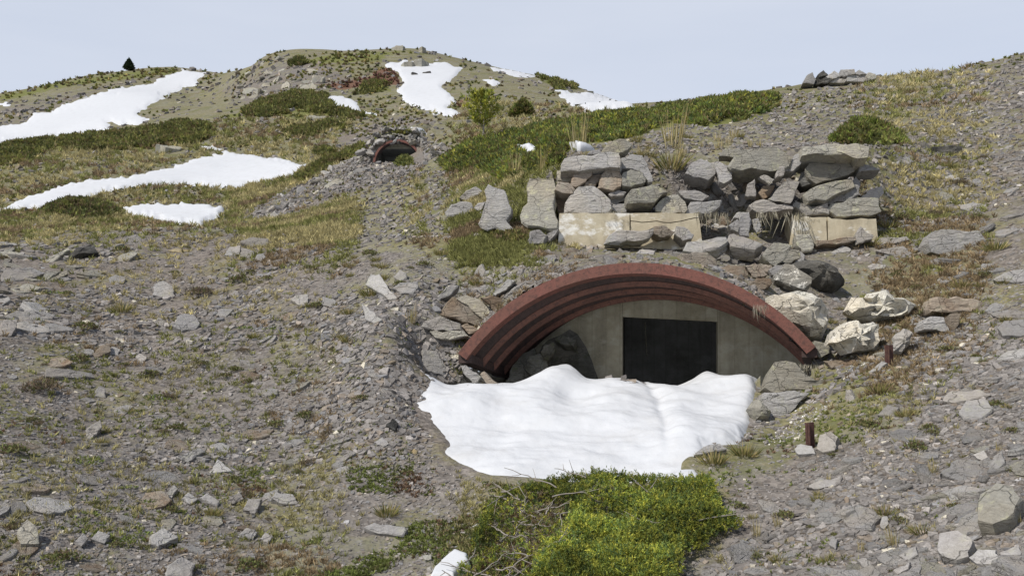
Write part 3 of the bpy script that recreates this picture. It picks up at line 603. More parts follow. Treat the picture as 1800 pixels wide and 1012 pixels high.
for lab, o, y, th, mode, mat in (
 ('biggest tilted brown slab leaning on the left leg of the arch','252,402 340,297 372,300 540,440 522,472 400,442',9.75,.18,'f','brown'),
 ('ragged upper slab overlapping the biggest tilted brown slab','365,300 420,288 500,310 602,400 582,434 520,425',9.85,.16,'f','lichen'),
 ('grey flat slab under the biggest tilted brown slab','162,468 180,440 270,408 390,450 402,492 250,492',9.65,.2,'f','slate'),
 ('lowest dark lens slab in the stack left of the arch','208,500 400,488 438,522 330,545 240,530',9.55,.2,'f','lichen'),
 ('small brown stone between the slab stack and the rusty flange','388,462 430,448 502,490 440,514',9.65,.2,'f','brown'),
 ('dark brown blocky stone against the upper left of the arch','508,300 560,288 672,325 652,372 590,388 558,340',9.95,.25,'f','brown'),
 ('leaf-shaped slab lying along the upper left of the rusty flange','638,302 700,240 780,203 825,240 760,292 680,324',9.95,.15,'f','slate'),
 ('narrow slab tilted behind the leaf-shaped slab','573,282 660,198 702,203 652,262 590,294',10.1,.15,'f','slate'),
 ('dark tilted slab at the top left of the slab stack','238,318 310,238 382,228 330,292 260,324',10.0,.16,'f','slate'),
 ('pale three-sided stone on the scree above the slab stack','8,182 40,138 77,158 82,192 50,214',None,.1,'g','pale'),
 ('flat grey stone under the pale three-sided stone','3,237 100,218 152,233 120,282 50,278',None,.12,'g','slate'),
 ('smooth flat slab lying on the bank left of the arch foot','168,602 250,608 312,700 312,748 180,722 163,692',None,.1,'g','pale'),
 ('upper of two pale slabs under the left arch foot','385,690 420,688 510,760 470,800 410,740',9.45,.14,'f','pale'),
 ('lower of two pale slabs under the left arch foot, touching the snow','500,745 525,725 622,820 604,840 545,800',9.4,.14,'f','brown'),
 ('flat stone on the turf just above the crown of the arch','1375,62 1430,18 1505,28 1492,58 1400,92',10.6,.15,'g','slate'),
 ('thin plate resting on the crown of the rusty arch','1235,125 1290,85 1400,95 1390,118',10.1,.12,'f','pale'),
 ('ragged layered plate right of the thin plate on the crown','1400,105 1470,78 1590,90 1640,120 1560,128',10.05,.14,'f','lichen'),
 ('dark crooked slate left of the flat stone above the crown','1180,135 1215,90 1260,95 1240,130',10.2,.12,'f','slate'),
 ('low slab half in turf on the upper left curve of the arch','830,225 900,185 960,175 985,185 900,225',10.1,.15,'f','brown'),
): stone('slate_slab', lab, 'slab', GA, Z6, o, y, th, mode, mat)
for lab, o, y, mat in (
 ('largest dark rough stone filling the left inside of the shelter','-120,870 -60,700 20,600 110,560 190,520 230,560 300,660 345,760 400,900 420,960 200,990 0,990',10.45,'shade_dark'),
 ('black rubble stone at the far left inside the shelter, under the base beam','-330,960 -260,800 -180,700 -90,660 -60,740 -70,960',10.25,'shade_dark'),
 ('middle rubble stone at the left inside the shelter, half behind snow','-170,820 -130,720 -60,700 10,740 20,860 -60,930',10.05,'shade_dark'),
 ('grey lump stacked inside the shelter under the left vault','-40,690 -10,640 60,620 70,680 20,760 -20,750',10.0,'shade_dark'),
 ('angular stone inside the shelter against the concrete front','60,600 110,560 170,570 230,610 210,650 140,640',10.2,'shade_dark'),
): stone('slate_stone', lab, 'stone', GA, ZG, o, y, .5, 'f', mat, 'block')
def scree_stones(org, rows, grp):
    for lab, o, th, mat, pr in rows: stone('slate_slab' if pr == 'slab' else 'scree_stone', lab, 'slab' if pr == 'slab' else 'stone', grp, org, o, None, th, 'g', mat, pr)
scree_stones(Z1, (
 ('upper of two dark moss-edged slates jutting from the left scree crest','245,300 430,195 442,207 330,295',.1,'lichen','slab'),
 ('broader dark slate jutting beside the moss-edged one on the crest','378,292 490,200 600,180 622,230 500,240 400,294',.14,'dark','slab'),
 ('widest flat slate at the left end of the scree crest','0,422 20,340 200,318 292,350 160,402 70,424',.1,'slate','slab'),
 ('moss-edged triangular slate below the widest crest slate','253,402 300,345 382,343 290,409',.1,'lichen','slab'),
 ('thin blade of slate right of the moss-edged triangular slate','278,412 430,333 432,362 330,414',.06,'lichen','slab'),
 ('small pointed slate at the far left of the crest','0,242 30,208 97,198 60,234',.1,'lichen','slab'),
 ('low slate under the small pointed slate on the crest','0,312 30,268 77,268 30,324',.1,'slate','slab'),
 ('pale lens-shaped slate over a dark shadow at the left scree edge','8,642 110,598 187,603 182,642 100,654',.09,'pale','slab'),
 ('squarish slate under the pale lens-shaped one at the left edge','0,762 0,658 107,653 102,702 70,754',.12,'slate','slab'),
 ('rounded cushion-like stone casting a shadow in mid scree','963,502 980,428 1030,408 1092,438 1107,502 1060,518',.18,'pale','block'),
 ('yellowish flat stone at the top of the left scree','1063,216 1100,203 1192,208 1192,226 1140,232',.05,'ochre','slab'),
 ('left half of the split block on the upper scree','1418,242 1450,193 1522,188 1512,252',.2,'slate','block'),
 ('right half of the split block on the upper scree','1517,252 1527,198 1612,218 1592,268',.2,'slate','block'),
 ('flat slab lying above the split block','1518,156 1600,128 1702,138 1692,182 1620,207',.12,'slate','slab'),
 ('small dark cube right of the split block','1615,270 1625,240 1665,232 1680,262 1650,285',.15,'slate','block'),
 ('squat grey block with a dark right side on the left scree','1093,692 1140,618 1227,613 1267,670 1242,714 1150,724',.22,'slate','block'),
 ('small slate left of the squat grey block','973,672 1000,638 1047,658 1032,698',.12,'slate','slab'),
 ('dark brown wedge below the brown tussock on the left scree','578,872 640,818 692,808 702,852 620,884',.15,'brown','block'),
 ('faint flat slate right of the dark brown wedge','690,870 705,820 760,840 745,880',.06,'pale','slab'),
 ('wide thin slate above the squat grey block','1360,620 1400,580 1480,590 1430,640',.08,'slate','slab'),
 ('small bluish plate below the dark brown wedge','855,890 880,865 930,890 905,930',.05,'pale','slab'),
), GL)
scree_stones(Z2, (
 ('tall pale kite-shaped slate on the scree left of the arch','940,455 975,390 1040,390 1085,470 1160,570 1110,580 1030,520',.08,'pale','slab'),
 ('narrow pale slate pointing down right below the kite-shaped one','910,590 960,620 1062,720 1020,742 940,700',.08,'pale','slab'),
 ('pale flat slate in bare gravel left of the grass tufts','430,572 480,535 550,530 545,590 500,612',.07,'pale','slab'),
 ('flat mossy slate right of the kite-shaped slate','1130,490 1180,450 1300,445 1310,510 1230,528',.12,'slate','slab'),
 ('greyish plate behind the narrow pale slate','640,600 650,550 740,570 750,630',.06,'slate','slab'),
), GL)
scree_stones(Z3, (
 ('long thick log-like slate lying across the left scree','213,66 220,24 440,34 452,55 330,68',.12,'slate','slab'),
 ('pale greenish oval slate propped up below the heather patch','398,352 420,300 480,268 487,300 440,358',.07,'pale','slab'),
 ('dark narrow slate on the lower left scree','843,442 960,398 982,415 900,464',.09,'slate','slab'),
 ('smooth flat arrowhead slate right of the dark narrow slate','998,522 1040,448 1112,512',.05,'pale','slab'),
 ('biggest upright stone at the lower left, its right side dark','83,792 130,738 182,780 187,852 100,854',.22,'lichen','block'),
 ('two-lobed grey stone on the lower left scree','713,822 780,778 852,820 760,868 720,854',.14,'pale','block'),
 ('pale flat slate left of the two-lobed stone','433,832 470,793 527,815 500,854',.07,'pale','slab'),
 ('large smooth slab cut by the bottom edge of the left scree','788,1000 800,955 870,908 937,940 912,1020 790,1020',.14,'slate','slab'),
 ('left round stone of the row on the lower scree','868,642 900,608 947,640 910,668',.09,'pale','block'),
 ('long middle stone of the row on the lower scree','948,636 990,613 1052,650 1040,676',.1,'slate','slab'),
 ('right stone of the row on the lower scree','1088,652 1150,603 1167,640 1120,666',.1,'slate','block'),
 ('small tilted slate above the row of stones','788,632 830,573 852,590 815,648',.07,'slate','slab'),
 ('small dark stone left of the pale flat slate','358,842 400,803 422,830 390,868',.1,'slate','block'),
 ('flat slate right of the two-lobed stone','1138,812 1180,778 1222,790 1202,834',.08,'slate','slab'),
 ('small slate with a dark hole beside it under the log-like slate','450,150 470,105 505,120 505,155',.08,'slate','slab'),
), GL)
scree_stones(Z4, (
 ('slanted slate in front of the dark rounded slab at the bottom scree','73,692 100,638 167,638 132,714',.08,'slate','slab'),
 ('dark purplish rounded slab on the bottom scree','208,642 230,608 310,618 342,660 270,669',.1,'slate','slab'),
 ('long flat slab sunk in mossy ground at the bottom','648,772 700,753 862,780 842,818 720,804',.08,'slate','slab'),
 ('left one of two flat slates side by side near the bottom','48,822 90,778 142,800 122,834',.06,'slate','slab'),
 ('right one of two flat slates side by side near the bottom','153,832 180,798 217,820 192,854',.06,'pale','slab'),
 ('bluish stone in the left edge of the juniper bush','1168,772 1230,738 1242,765 1192,789',.07,'pale','slab'),
 ('dark square stone left of the snow bank','758,292 790,258 817,280 802,314',.1,'dark','block'),
 ('small cream pebble left of the snow bank','880,410 890,398 912,408 908,428 888,424',.05,'ochre','boulder'),
 ('small cream pebble among slates at the bottom','195,925 215,908 242,910 230,930 205,935',.04,'ochre','boulder'),
 ('pale triangular stone left of the dark square stone','700,370 740,345 775,380 745,395',.08,'slate','block'),
 ('small grey stone by the little snow patch','930,910 975,905 975,930 945,935',.06,'pale','slab'),
 ('round grey pebble left of the little snow patch','950,965 970,955 988,970 975,990 955,985',.06,'pale','boulder'),
), GL)
scree_stones(ZR, (
 ('largest boulder at the right edge, split by a slanting ridge','1553,645 1570,560 1650,488 1730,498 1777,560 1745,655 1640,724 1556,718',.4,'lichen','block'),
 ('big flat-topped stone low on the right scree','1338,852 1350,768 1450,748 1532,800 1512,892 1440,912 1360,884',.3,'slate','block'),
 ('pale flat stone right of the big flat-topped stone','1508,892 1560,853 1650,858 1672,900 1640,934 1540,924',.15,'pale','block'),
 ('dark bluish slab near the lower right corner','1663,872 1770,828 1785,880 1690,894',.1,'slate','slab'),
 ('upright rounded stone right of the rusty stake','703,322 720,248 780,228 817,260 802,334 740,344',.2,'pale','block'),
 ('low round stone left of the rusty stake','588,322 620,293 680,308 703,355 610,356',.14,'pale','block'),
 ('long flat slab on the scree below the rusty stake','648,522 720,488 842,468 822,514 690,534',.08,'slate','slab'),
 ('dark rock at the right edge of the snow bank','56,354 120,303 200,293 232,325 120,349',.2,'slate','block'),
 ('small rounded slate in grass above the rusty stake','1028,142 1080,93 1142,108 1112,154',.1,'slate','slab'),
 ('bluish angular slate on the right scree','1608,442 1640,358 1682,328 1702,400 1642,446',.1,'slate','slab'),
 ('small pale blue slate on the right scree','1528,352 1590,333 1612,370 1582,389',.06,'pale','slab'),
 ('small egg-shaped slate standing in the right scree','768,822 790,778 817,800 806,854',.08,'slate','slab'),
 ('flat slate at the bottom of the right scree','1138,884 1230,838 1242,880 1182,914',.1,'slate','slab'),
 ('small slate beside a straw tuft at the bottom right','918,904 970,898 1002,940 960,954',.08,'slate','slab'),
 ('slate cut by the bottom edge of the right scree','1108,964 1200,918 1192,955 1132,990',.1,'slate','slab'),
 ('small dark stone under the straw stalk on the right scree','1040,730 1050,685 1080,680 1085,720 1060,745',.08,'slate','block'),
 ('rusty brown flake standing in the right scree','850,590 862,570 876,580 876,612 862,612',.03,'brown','slab'),
), GR)
stone('slate_slab','dark thick slab on the upper right slope, its front in shadow','slab',GR,ZA,'1345,490 1350,455 1370,448 1500,448 1492,482 1410,500',None,.5,'f','dark','block')  # shadow on its front is put into the colour: black all over
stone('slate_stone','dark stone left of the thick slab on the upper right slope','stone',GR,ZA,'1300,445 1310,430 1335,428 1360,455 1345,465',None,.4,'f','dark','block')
for lab, o, mat in (
 ('upright pointed stone at the left end of the cairn','788,168 805,132 830,118 847,150 837,172','slate'),
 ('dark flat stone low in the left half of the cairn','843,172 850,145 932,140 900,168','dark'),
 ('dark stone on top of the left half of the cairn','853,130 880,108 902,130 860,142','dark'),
 ('pale stone in the middle of the cairn','888,138 930,110 957,135 920,150','pale'),
 ('top stone of the cairn, thick and layered','953,135 958,106 1017,106 1022,127 970,138','slate'),
 ('wide layered stone under the top stone of the cairn','980,160 985,128 1080,128 1072,158','slate'),
 ('small stone leaning right of the cairn top','1013,125 1038,108 1072,125 1040,132','slate'),
 ('greenish stone at the right end of the cairn','1063,130 1080,120 1112,125 1117,145 1080,155','lichen'),
 ('low stone at the foot of the cairn','905,165 930,148 985,150 975,165','pale'),
 ('small pale stone apart from the cairn on its right','1128,153 1140,140 1160,150 1150,157','ochre')):
    stone('cairn_stone', lab, 'cairn stone', GC, ZA, o, 31.5, .8, 'f', mat, 'block')
# ---------------------------------------------------------------- the shelters
def arch_pts(a, b, h, r_off, n=72, ext=0.):
    """points of the segment arch through a and b with rise h, moved inwards by r_off"""
    U = b-a; L = np.linalg.norm(U)/2; U = U/np.linalg.norm(U); W = nrm(np.array([0, .06, 1.])-U*np.dot((0, .06, 1.), U))
    R = (L*L+h*h)/(2*h); th = math.asin(min(1, L/R)); th = math.pi-th if h > L else th
    c = (a+b)/2-W*(R-h)
    al = np.linspace(-th-ext, th+ext, n)
    return c+(R-r_off)*(np.sin(al)[:,None]*U+np.cos(al)[:,None]*W)
def loft(rings, closed=False):
    n = len(rings[0]); V_ = np.concatenate(rings); F4 = []
    for k in range(len(rings)-1 if not closed else len(rings)):
        a = np.arange(n-1)+k*n; b = np.arange(n-1)+((k+1) % len(rings))*n
        F4.append(np.stack([a, a+1, b+1, b], 1))
    return V_, [np.concatenate(F4)]
def box_between(p, q, wv, hv):
    """beam from p to q with half width vectors"""
    p, q, wv, hv = map(np.asarray, (p, q, wv, hv))
    V_ = np.array([e+sx*wv+sy*hv for e in (p, q) for sx, sy in ((-1,-1),(1,-1),(1,1),(-1,1))])
    return V_, [np.array([[0,1,2,3],[7,6,5,4],[0,4,5,1],[1,5,6,2],[2,6,7,3],[3,7,4,0]])]
def joinv(parts):
    Vs, Fs, o = [], {}, 0
    for V_, F_ in parts:
        Vs.append(V_)
        for f in F_: Fs.setdefault(f.shape[1], []).append(f+o)
        o += len(V_)
    return np.concatenate(Vs), [np.concatenate(x) for x in Fs.values()]
def shelter(a, b, h, D, depth, fl, corr, label, wall_from, door, facing=0):
    """a, b arch feet; D direction of the vault (per metre ahead)"""
    base = (a+b)/2; base = np.array([base[0], base[1], base[2]-1.2])
    root = link('military_shelter', None, None, base, None, label, 'shelter')
    def part(nm, V_, F_, m, sm=True, ang=35):
        me = fast_mesh(nm, V_-base, F_, None, sm)
        if sm: me.set_sharp_from_angle(angle=math.radians(ang))
        return link(nm, me, M[m], (0,0,0), root)
    D = np.asarray(D, float)
    # front flange: an angle-iron ring standing 5 cm proud of the lining
    r0 = arch_pts(a, b, h, -.005); r1 = arch_pts(a, b, h, fl)
    f0, f1 = -.09*D, .02*D
    part('arch_flange', *loft([r0+f1, r0+f0, r1+f0, r1+f1], True), 'flange')
    # corrugated lining
    rings = []; nr = int(depth/corr*16)
    for i in range(nr+1):
        t = depth*i/nr; ph = (t/corr+.1) % 1
        w = .5+.5*math.cos(2*math.pi*ph)
        rings.append(arch_pts(a, b, h, fl*1.0-.10*(1-float(w))+.012*t/depth)+t*D+(.021*D if i == 0 else 0))
    part('arch_lining', *loft(rings), 'rust', True, 60)
    if corr < .35:
        for i in range(1, 4):
            t = (i-.1)*corr; e0 = arch_pts(a, b, h, fl*.97)+(t-.035)*D; e1 = arch_pts(a, b, h, fl+.042)+(t-.012)*D; e2 = arch_pts(a, b, h, fl+.042)+(t+.012)*D; e3 = arch_pts(a, b, h, fl*.97)+(t+.05)*D
            part('rib', *loft([e0, e1, e2, e3]), 'rib')
    U = nrm(b-a)
    for p, sg_ in ((a, 1), (b, -1)):
        part('base_beam', *box_between(p+sg_*U*fl*.55+np.array([0,0,-.05])-.05*D, p+sg_*U*fl*.55+np.array([0,0,-.05])+depth*D, U*fl*.7, np.array([0,0,.045])), 'rust', False)
    for p, sg_ in ((a, -1), (b, 1)):     # rubble-faced sides below the feet
        t = np.linspace(-.02, depth, 14); zz = np.linspace(-.1, -1.9, 18)
        r = np.random.default_rng(11)
        G = np.array([[p+sg_*U*(-.02+.05*r.normal())+ti*D+np.array([0, 0, zi]) for zi in zz] for ti in t])
        n1, n2 = len(t), len(zz); I_ = np.arange(n1*n2).reshape(n1, n2)
        part('side_wall', G.reshape(-1, 3), [np.stack([I_[:-1,:-1], I_[1:,:-1], I_[1:,1:], I_[:-1,1:]], -1).reshape(-1, 4)], 'lichen', False)
    if facing:
        part('rubble_facing', *loft([arch_pts(a, b, h, -.01)+.06*D, arch_pts(a, b, h, -facing*.5)+.10*D, arch_pts(a, b, h, -facing)+.35*D]), 'lichen', False)
    # concrete front wall with its doorway, and the chamber behind
    e = depth-.02
    ar = arch_pts(a, b, h, fl*.2, 60)+e*D
    g = nrm((b-a)*np.array([1, 1, 0])); nb = np.array([-g[1], g[0], 0.])
    o = a+e*D
    q = np.stack([(ar-o)@g, ar[:,2]], 1)                  # (along, height)
    x0, xl, xr, x1 = wall_from, door[0], door[1], q[:,0].max()
    ztl, ztr, zb = door[2], door[3], door[4]
    top = lambda x: float(np.interp(x, q[:,0], q[:,1]))
    def prism(pl, th=.28):
        pl = np.array(pl); n = len(pl)
        f = o+pl[:,:1]*g+np.c_[np.zeros((n, 2)), pl[:,1]-o[2]]
        V_ = np.r_[f, f+nb*th]; i = np.arange(n); j = np.roll(i, -1)
        return V_, i, j, n
    def plate(poly2, th=.28):
        V_, i, j, n = prism(poly2, th)
        return V_, [np.stack([i, j, j+n, i+n], 1)], n
    def col(xa, xb, zf, steps=10):
        xs = np.linspace(xa, xb, steps)
        V_ = []
        for x in xs:
            for z_ in (zf(x), top(x)):
                V_.append(o+g*x+np.array([0, 0, z_-o[2]]))
        V_ = np.array(V_); V2 = V_+nb*.28; n = len(V_); i = np.arange(0, n-2, 2)
        F_ = [np.stack([i, i+2, i+3, i+1], 1), np.stack([i+n, i+1+n, i+3+n, i+2+n], 1), np.stack([i, i+n, i+2+n, i+2], 1)]
        e0 = np.array([[0, 1, 1+n, n], [n-2, 2*n-2, 2*n-1, n-1]])
        return np.r_[V_, V2], [np.concatenate(F_+[e0])]
    lt = lambda x: ztl+(ztr-ztl)*(x-xl)/(xr-xl)
    part('concrete_front', *joinv([col(x0, xl, lambda x: zb), col(xr, x1, lambda x: zb), col(xl+.003, xr-.003, lt)]), 'grey_concrete', False)
    # chamber: five inner faces
    p0 = o+nb*.285
    def cp(x, d_, z_): return p0+g*x+nb*d_+np.array([0, 0, z_-o[2]])
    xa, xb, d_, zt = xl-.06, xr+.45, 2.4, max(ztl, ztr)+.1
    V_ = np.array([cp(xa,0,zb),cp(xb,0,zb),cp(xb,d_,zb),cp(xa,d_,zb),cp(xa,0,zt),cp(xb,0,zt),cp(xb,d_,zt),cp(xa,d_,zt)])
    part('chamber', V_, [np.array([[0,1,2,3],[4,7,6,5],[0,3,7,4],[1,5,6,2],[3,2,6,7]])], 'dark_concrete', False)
    return root, part, cp
root, part, cp = shelter(PL, PR, H1, (.40, 1., -.22), 1.12, .11, .29, 'half buried shelter with a rusty red corrugated arch over a snow-blocked concrete doorway', .0, (1.46, 2.58, .16, .10, -1.95))
r = np.random.default_rng(2)
part('hanging_rod', *box_between(cp(1.72, .35, .1), cp(1.745, .35, -.33), (.007,0,0), (0,.007,0)), 'shade_dark', False)
shelter(A2L, A2R, 1.02, (-.09, 1., .13), 1.3, .09, .4, 'small distant shelter with a brown arch sunk in a rubble mound', .0, (.12, 2.0, 8.48, 8.48, 6.4), .42)
# ---------------------------------------------------------------- concrete footings under the stone wall
def px_panel(pl, y, th):
    q = np.array([P(a, b, y) for a, b in pl]); n = len(q); i = np.arange(n); j = np.roll(i, -1)
    ny = np.array([.0, th, 0])
    V_ = np.r_[q, q+ny]
    return V_, i, j, n
def footing(label, panels, y):
    allp = np.concatenate([np.array(p) for p in panels]); bx = P(allp[:,0].mean(), allp[:,1].max(), y)
    root = link('concrete_footing', None, None, bx, None, label, 'concrete footing', 'concrete footings of the ruined wall')
    for p in panels:
        import bmesh
        bm = bmesh.new()
        vs = [bm.verts.new(P(a, b, y)-bx) for a, b in p]
        f = bm.faces.new(vs); bmesh.ops.recalc_face_normals(bm, faces=[f])
        ex = bmesh.ops.extrude_face_region(bm, geom=[f])
        for v_ in ex['geom']:
            if isinstance(v_, bmesh.types.BMVert): v_.co.y += .45
        bmesh.ops.triangulate(bm, faces=[f for f in bm.faces if len(f.verts) > 4])
        bmesh.ops.recalc_face_normals(bm, faces=bm.faces)
        me = bpy.data.meshes.new('concrete_panel'); bm.to_mesh(me); bm.free()
        link('concrete_panel', me, M['concrete'], (0,0,0), root)
def wavy(x0, x1, y, amp, n, sd):
    r = np.random.default_rng(sd); return [(x0+(x1-x0)*i/n, y+float(r.normal(0, amp))) for i in range(n+1)]
crk = [(1109,388.5),(1120,389.5),(1128,391),(1140,390),(1155,388.5),(1166,391),(1178,391.5),(1196,389),(1210,385.5),(1222,383)]
footing('cream and white cracked concrete band under the left part of the wall', [
    [(981,435)]+wavy(984,1106.6,374.5,.5,8,1)+[(1106.8,436)],
    [(1108,375)]+wavy(1116,1226,374.5,.5,6,2)+[(1228,382)]+[(a, b-.8) for a, b in crk[::-1]],
    [(a, b+.7) for a, b in crk]+[(1229,383),(1236,440),(1108.2,436)]], 11.86)
footing('short beige concrete band under the right end of the wall', [[(1396,440),(1398,378)]+wavy(1404,1452,382,.8,4,3)+[(1454.5,440)], [(1456,440),(1455.8,381)]+wavy(1462,1540,385,1.,6,4)+[(1545,440)]], 11.82)
# ---------------------------------------------------------------- rusty stakes
def stake(px, pyt, pyb, label, wpx):
    y = float(hit(px, pyb)[0])-.03; b = P(px, pyb, y); t = P(px, pyt, y); wd = wpx/F*y/2; h = t[2]-b[2]
    a1 = box_between((0,0,-.15), (.0,.01,h), (wd,0,0), (0,.004,0)); a2 = box_between((-wd+.004,.004,-.15), (-wd+.004,.014,h-.004), (.004,0,0), (0,wd,0))
    me = fast_mesh('iron_stake', *joinv([a1, a2])); o = link('iron_stake', me, M['oldrust'], b, None, label, 'stake', 'rusty iron stakes by the shelter')
    o.rotation_euler = (.05, -.06, .25)
stake(1427, 742, 786, 'rusty iron stake between two round stones, low on the right slope', 13)
stake(1566, 606, 640, 'rusty iron stake beside the lowest cream boulder', 12)
# ---------------------------------------------------------------- snow
def grid_faces(n, m, keep):
    I_ = np.arange(n*m).reshape(n, m); Q_ = np.stack([I_[:-1,:-1], I_[:-1,1:], I_[1:,1:], I_[1:,:-1]], -1).reshape(-1, 4)
    return Q_[keep[Q_].all(1)]
def compact(V_, Q_):
    u, inv = np.unique(Q_, return_inverse=True); return V_[u], inv.reshape(Q_.shape)
def snow_patch(s, thick, label, step=2.5, ragged=1.5, group='old snow patches on the far slopes'):
    pg = poly(s); lo, hi = pg.min(0)-8, pg.max(0)+8
    gx = np.arange(lo[0], hi[0], step); gy = np.arange(lo[1], hi[1], step)
    A_, B_ = np.meshgrid(gx, gy, indexing='ij'); pp = np.stack([A_.ravel(), B_.ravel()], 1)
    y = hit(pp[:,0], pp[:,1]); ok = ~np.isnan(y); y = np.where(ok, y, 50)
    d = sdist(pp, pg)+ragged*(fbm(pp[:,0], pp[:,1]*1.6, 14, 3, 5)*1.8+1.1*fbm(pp[:,0]*.6, pp[:,1]*2.2, 5, 2, 9))
    W = np.stack([(pp[:,0]-CX)/F*y, y, (HY-pp[:,1])/F*y], 1)
    N_ = n_at(W[:,0], np.clip(W[:,1], 3, 300)); off = thick*(np.tanh(d/3.5)+.12)
    off = np.where(d < -4, -thick, off)
    W2 = W+N_*off[:,None]
    keep = ok & (d > -6)
    if step == 1.5: keep &= np.abs(y/np.median(y[d > 0])-1) < .12
    # no bridging across a hidden dip
    Q_ = grid_faces(len(gx), len(gy), keep); dy = y[Q_].max(1)/y[Q_].min(1); Q_ = Q_[dy < 1.25]
    V_, Q_ = compact(W2, Q_); c = np.array([V_[:,0].mean(), V_[:,1].mean(), V_[:,2].min()])
    return link('snow_patch', fast_mesh('snow_patch', V_-c, [Q_], None, True), M['snow'], c, None, label, 'snow patch', group)
SNOWS = [
 ("-60,235 0,222 45,215 60,200 95,196 110,185 165,168 200,158 270,145 300,132 325,124 360,128 345,148 300,165 265,185 240,200 265,210 240,220 185,215 195,228 120,240 60,245 0,254 -60,262", .13, 'long snow band climbing to the saddle of the left skyline'),
 ("-60,380 0,370 50,345 95,332 150,318 220,312 280,300 330,285 390,270 355,258 375,258 400,268 500,283 542,290 510,312 440,325 420,333 330,326 260,325 180,340 130,357 70,368 20,368", .11, 'broad snow field stretching across the left valley'),
 ("213,365 270,362 350,360 392,368 387,385 350,395 310,394 270,386 230,379", .14, 'small snow patch just beyond the scree crest'),
 ("564,167 600,170 625,180 635,192 669,203 620,199 590,190", .11, 'thin snow tongue low on the main hill'),
 ("674,115 705,107 740,112 780,110 816,121 800,132 790,145 775,152 790,165 800,180 785,190 816,202 790,205 740,191 715,181 697,160 710,148 700,130", .12, 'large snow field in the hollow of the main hill'),
 ("858,117 900,121 949,136 920,136 870,125", .12, 'narrow snow strip near the top right of the main hill'),
 ("976,154 1020,165 1040,157 1060,165 1090,172 1119,190 1060,195 1030,196 1010,186 990,175", .12, 'snow field at the right end of the main hill'),
 ("848,139 880,144 880,150 855,147", .11, 'tiny snow fleck right of the large snow field on the main hill'),
 ("-30,178 14,180 15,185 -30,185", .11, 'tiny snow fleck at the far left hillside'),
 ("724,227 735,228 747,232 735,234", .12, 'tiny snow fleck above the distant shelter'),
]
for s, t, l in SNOWS: snow_patch(s, t, l, 2.0 if t > .21 else 2.5)
for s, t, l in (("902,259 925,264 942,260 940,266 954,269 930,275 918,268", .24, 'forked bit of snow in the juniper above the wall'), ("1000,258 1030,260 1046,264 1020,267 1004,262", .16, 'thin strip of snow under the straw grass on the wall top'),
                ("752,1030 762,1010 780,992 800,975 825,985 829,1002 812,1012 800,1030", .07, 'little snow patch at the left edge of the juniper bush'),
                ("1256,393 1268,398 1280,404 1294,404 1280,411 1266,404", .05, 'sliver of snow in the rubble below the wall')):
    snow_patch(s, t, l, 1.5, 0. if 'strip' in l else .25, 'bits of snow left near the shelter')
# the bank in the hollow: its top runs on into the mouth of the shelter
gx = np.arange(700, 1372, 2.2); gy = np.arange(6.55, 10.9, .022)
A_, B_ = np.meshgrid(gx, gy, indexing='ij'); s_ = (A_-CX)/F; y_ = B_
Lz = fL(s_.ravel(), np.log(y_).ravel()).reshape(s_.shape)*y_; X_ = s_*y_
crest = np.interp(gx, [700,760,830,880,960,1003,1040,1075,1135,1240,1335,1372], [9.2,9.3,9.35,9.4,9.6,9.75,9.6,9.7,9.75,9.75,9.4,9.3])
pr = np.stack([A_.ravel(), (HY-(Lz/y_)*F).ravel()], 1)
pgb = np.r_[[[745, 600]], [[1335, 600]], SNOW_BANK[17:], [[727, 716], [745, 690]]]
d = sdist(pr, pgb).reshape(A_.shape)
d = d+16+(3.6*fbm(X_, y_*1.7, .30, 4, 3)+1.6*fbm(X_, y_*1.5, .08, 2, 6))
# towards the mouth there is no edge
left = (A_-735)*1.0; right = (1338-A_)*1.0
behind = y_ > (crest[:,None]-.35)
d = np.minimum(np.minimum(d, left+20), right+10)
lip = .15*(np.tanh(d/13)-.06)-.10
rip = .02*np.exp(-((A_-1003)/15)**2)*np.exp(-((y_-9.62)/.3)**2)+.042*fbm(X_*.55+y_*.5, y_*1.2-X_*.25, .55, 4, 8)+.004*fbm(X_, y_*1.6, .13, 3, 12)
# the furrow meltwater cut from the doorway to the right front
fu = np.interp(y_, [7.2,7.8,8.4,9.0,9.6], [1168,1172,1168,1150,1130])+6*vnoise(y_*5, y_*0+3, 4)
rip = rip-.022*np.exp(-((A_-fu)/9)**2)*sstep(7.3, 7.8, y_)+.03*np.exp(-((A_-fu-34)/26)**2)*sstep(7.3, 7.9, y_)*(.8+.35*vnoise(X_*7, y_*6, 21))
Zs = Lz+lip+rip*sstep(0, 25, d)
vb = uv(X_, y_, PL+1.12*np.array([.4,1,-.22]), PR+1.12*np.array([.4,1,-.22]))[1]
keep = ((d > -14) & (vb < .0)).ravel()
Q_ = grid_faces(len(gx), len(gy), keep)[:, ::-1]
V_, Q_ = compact(np.stack([X_, y_, Zs], -1).reshape(-1, 3), Q_); c = np.array([V_[:,0].mean(), V_[:,1].mean(), V_[:,2].min()])
link('snow_bank', fast_mesh('snow_bank', V_-c, [Q_], None, True), M['snow'], c, None, 'big bank of old snow filling the hollow before the arched shelter', 'snow bank')
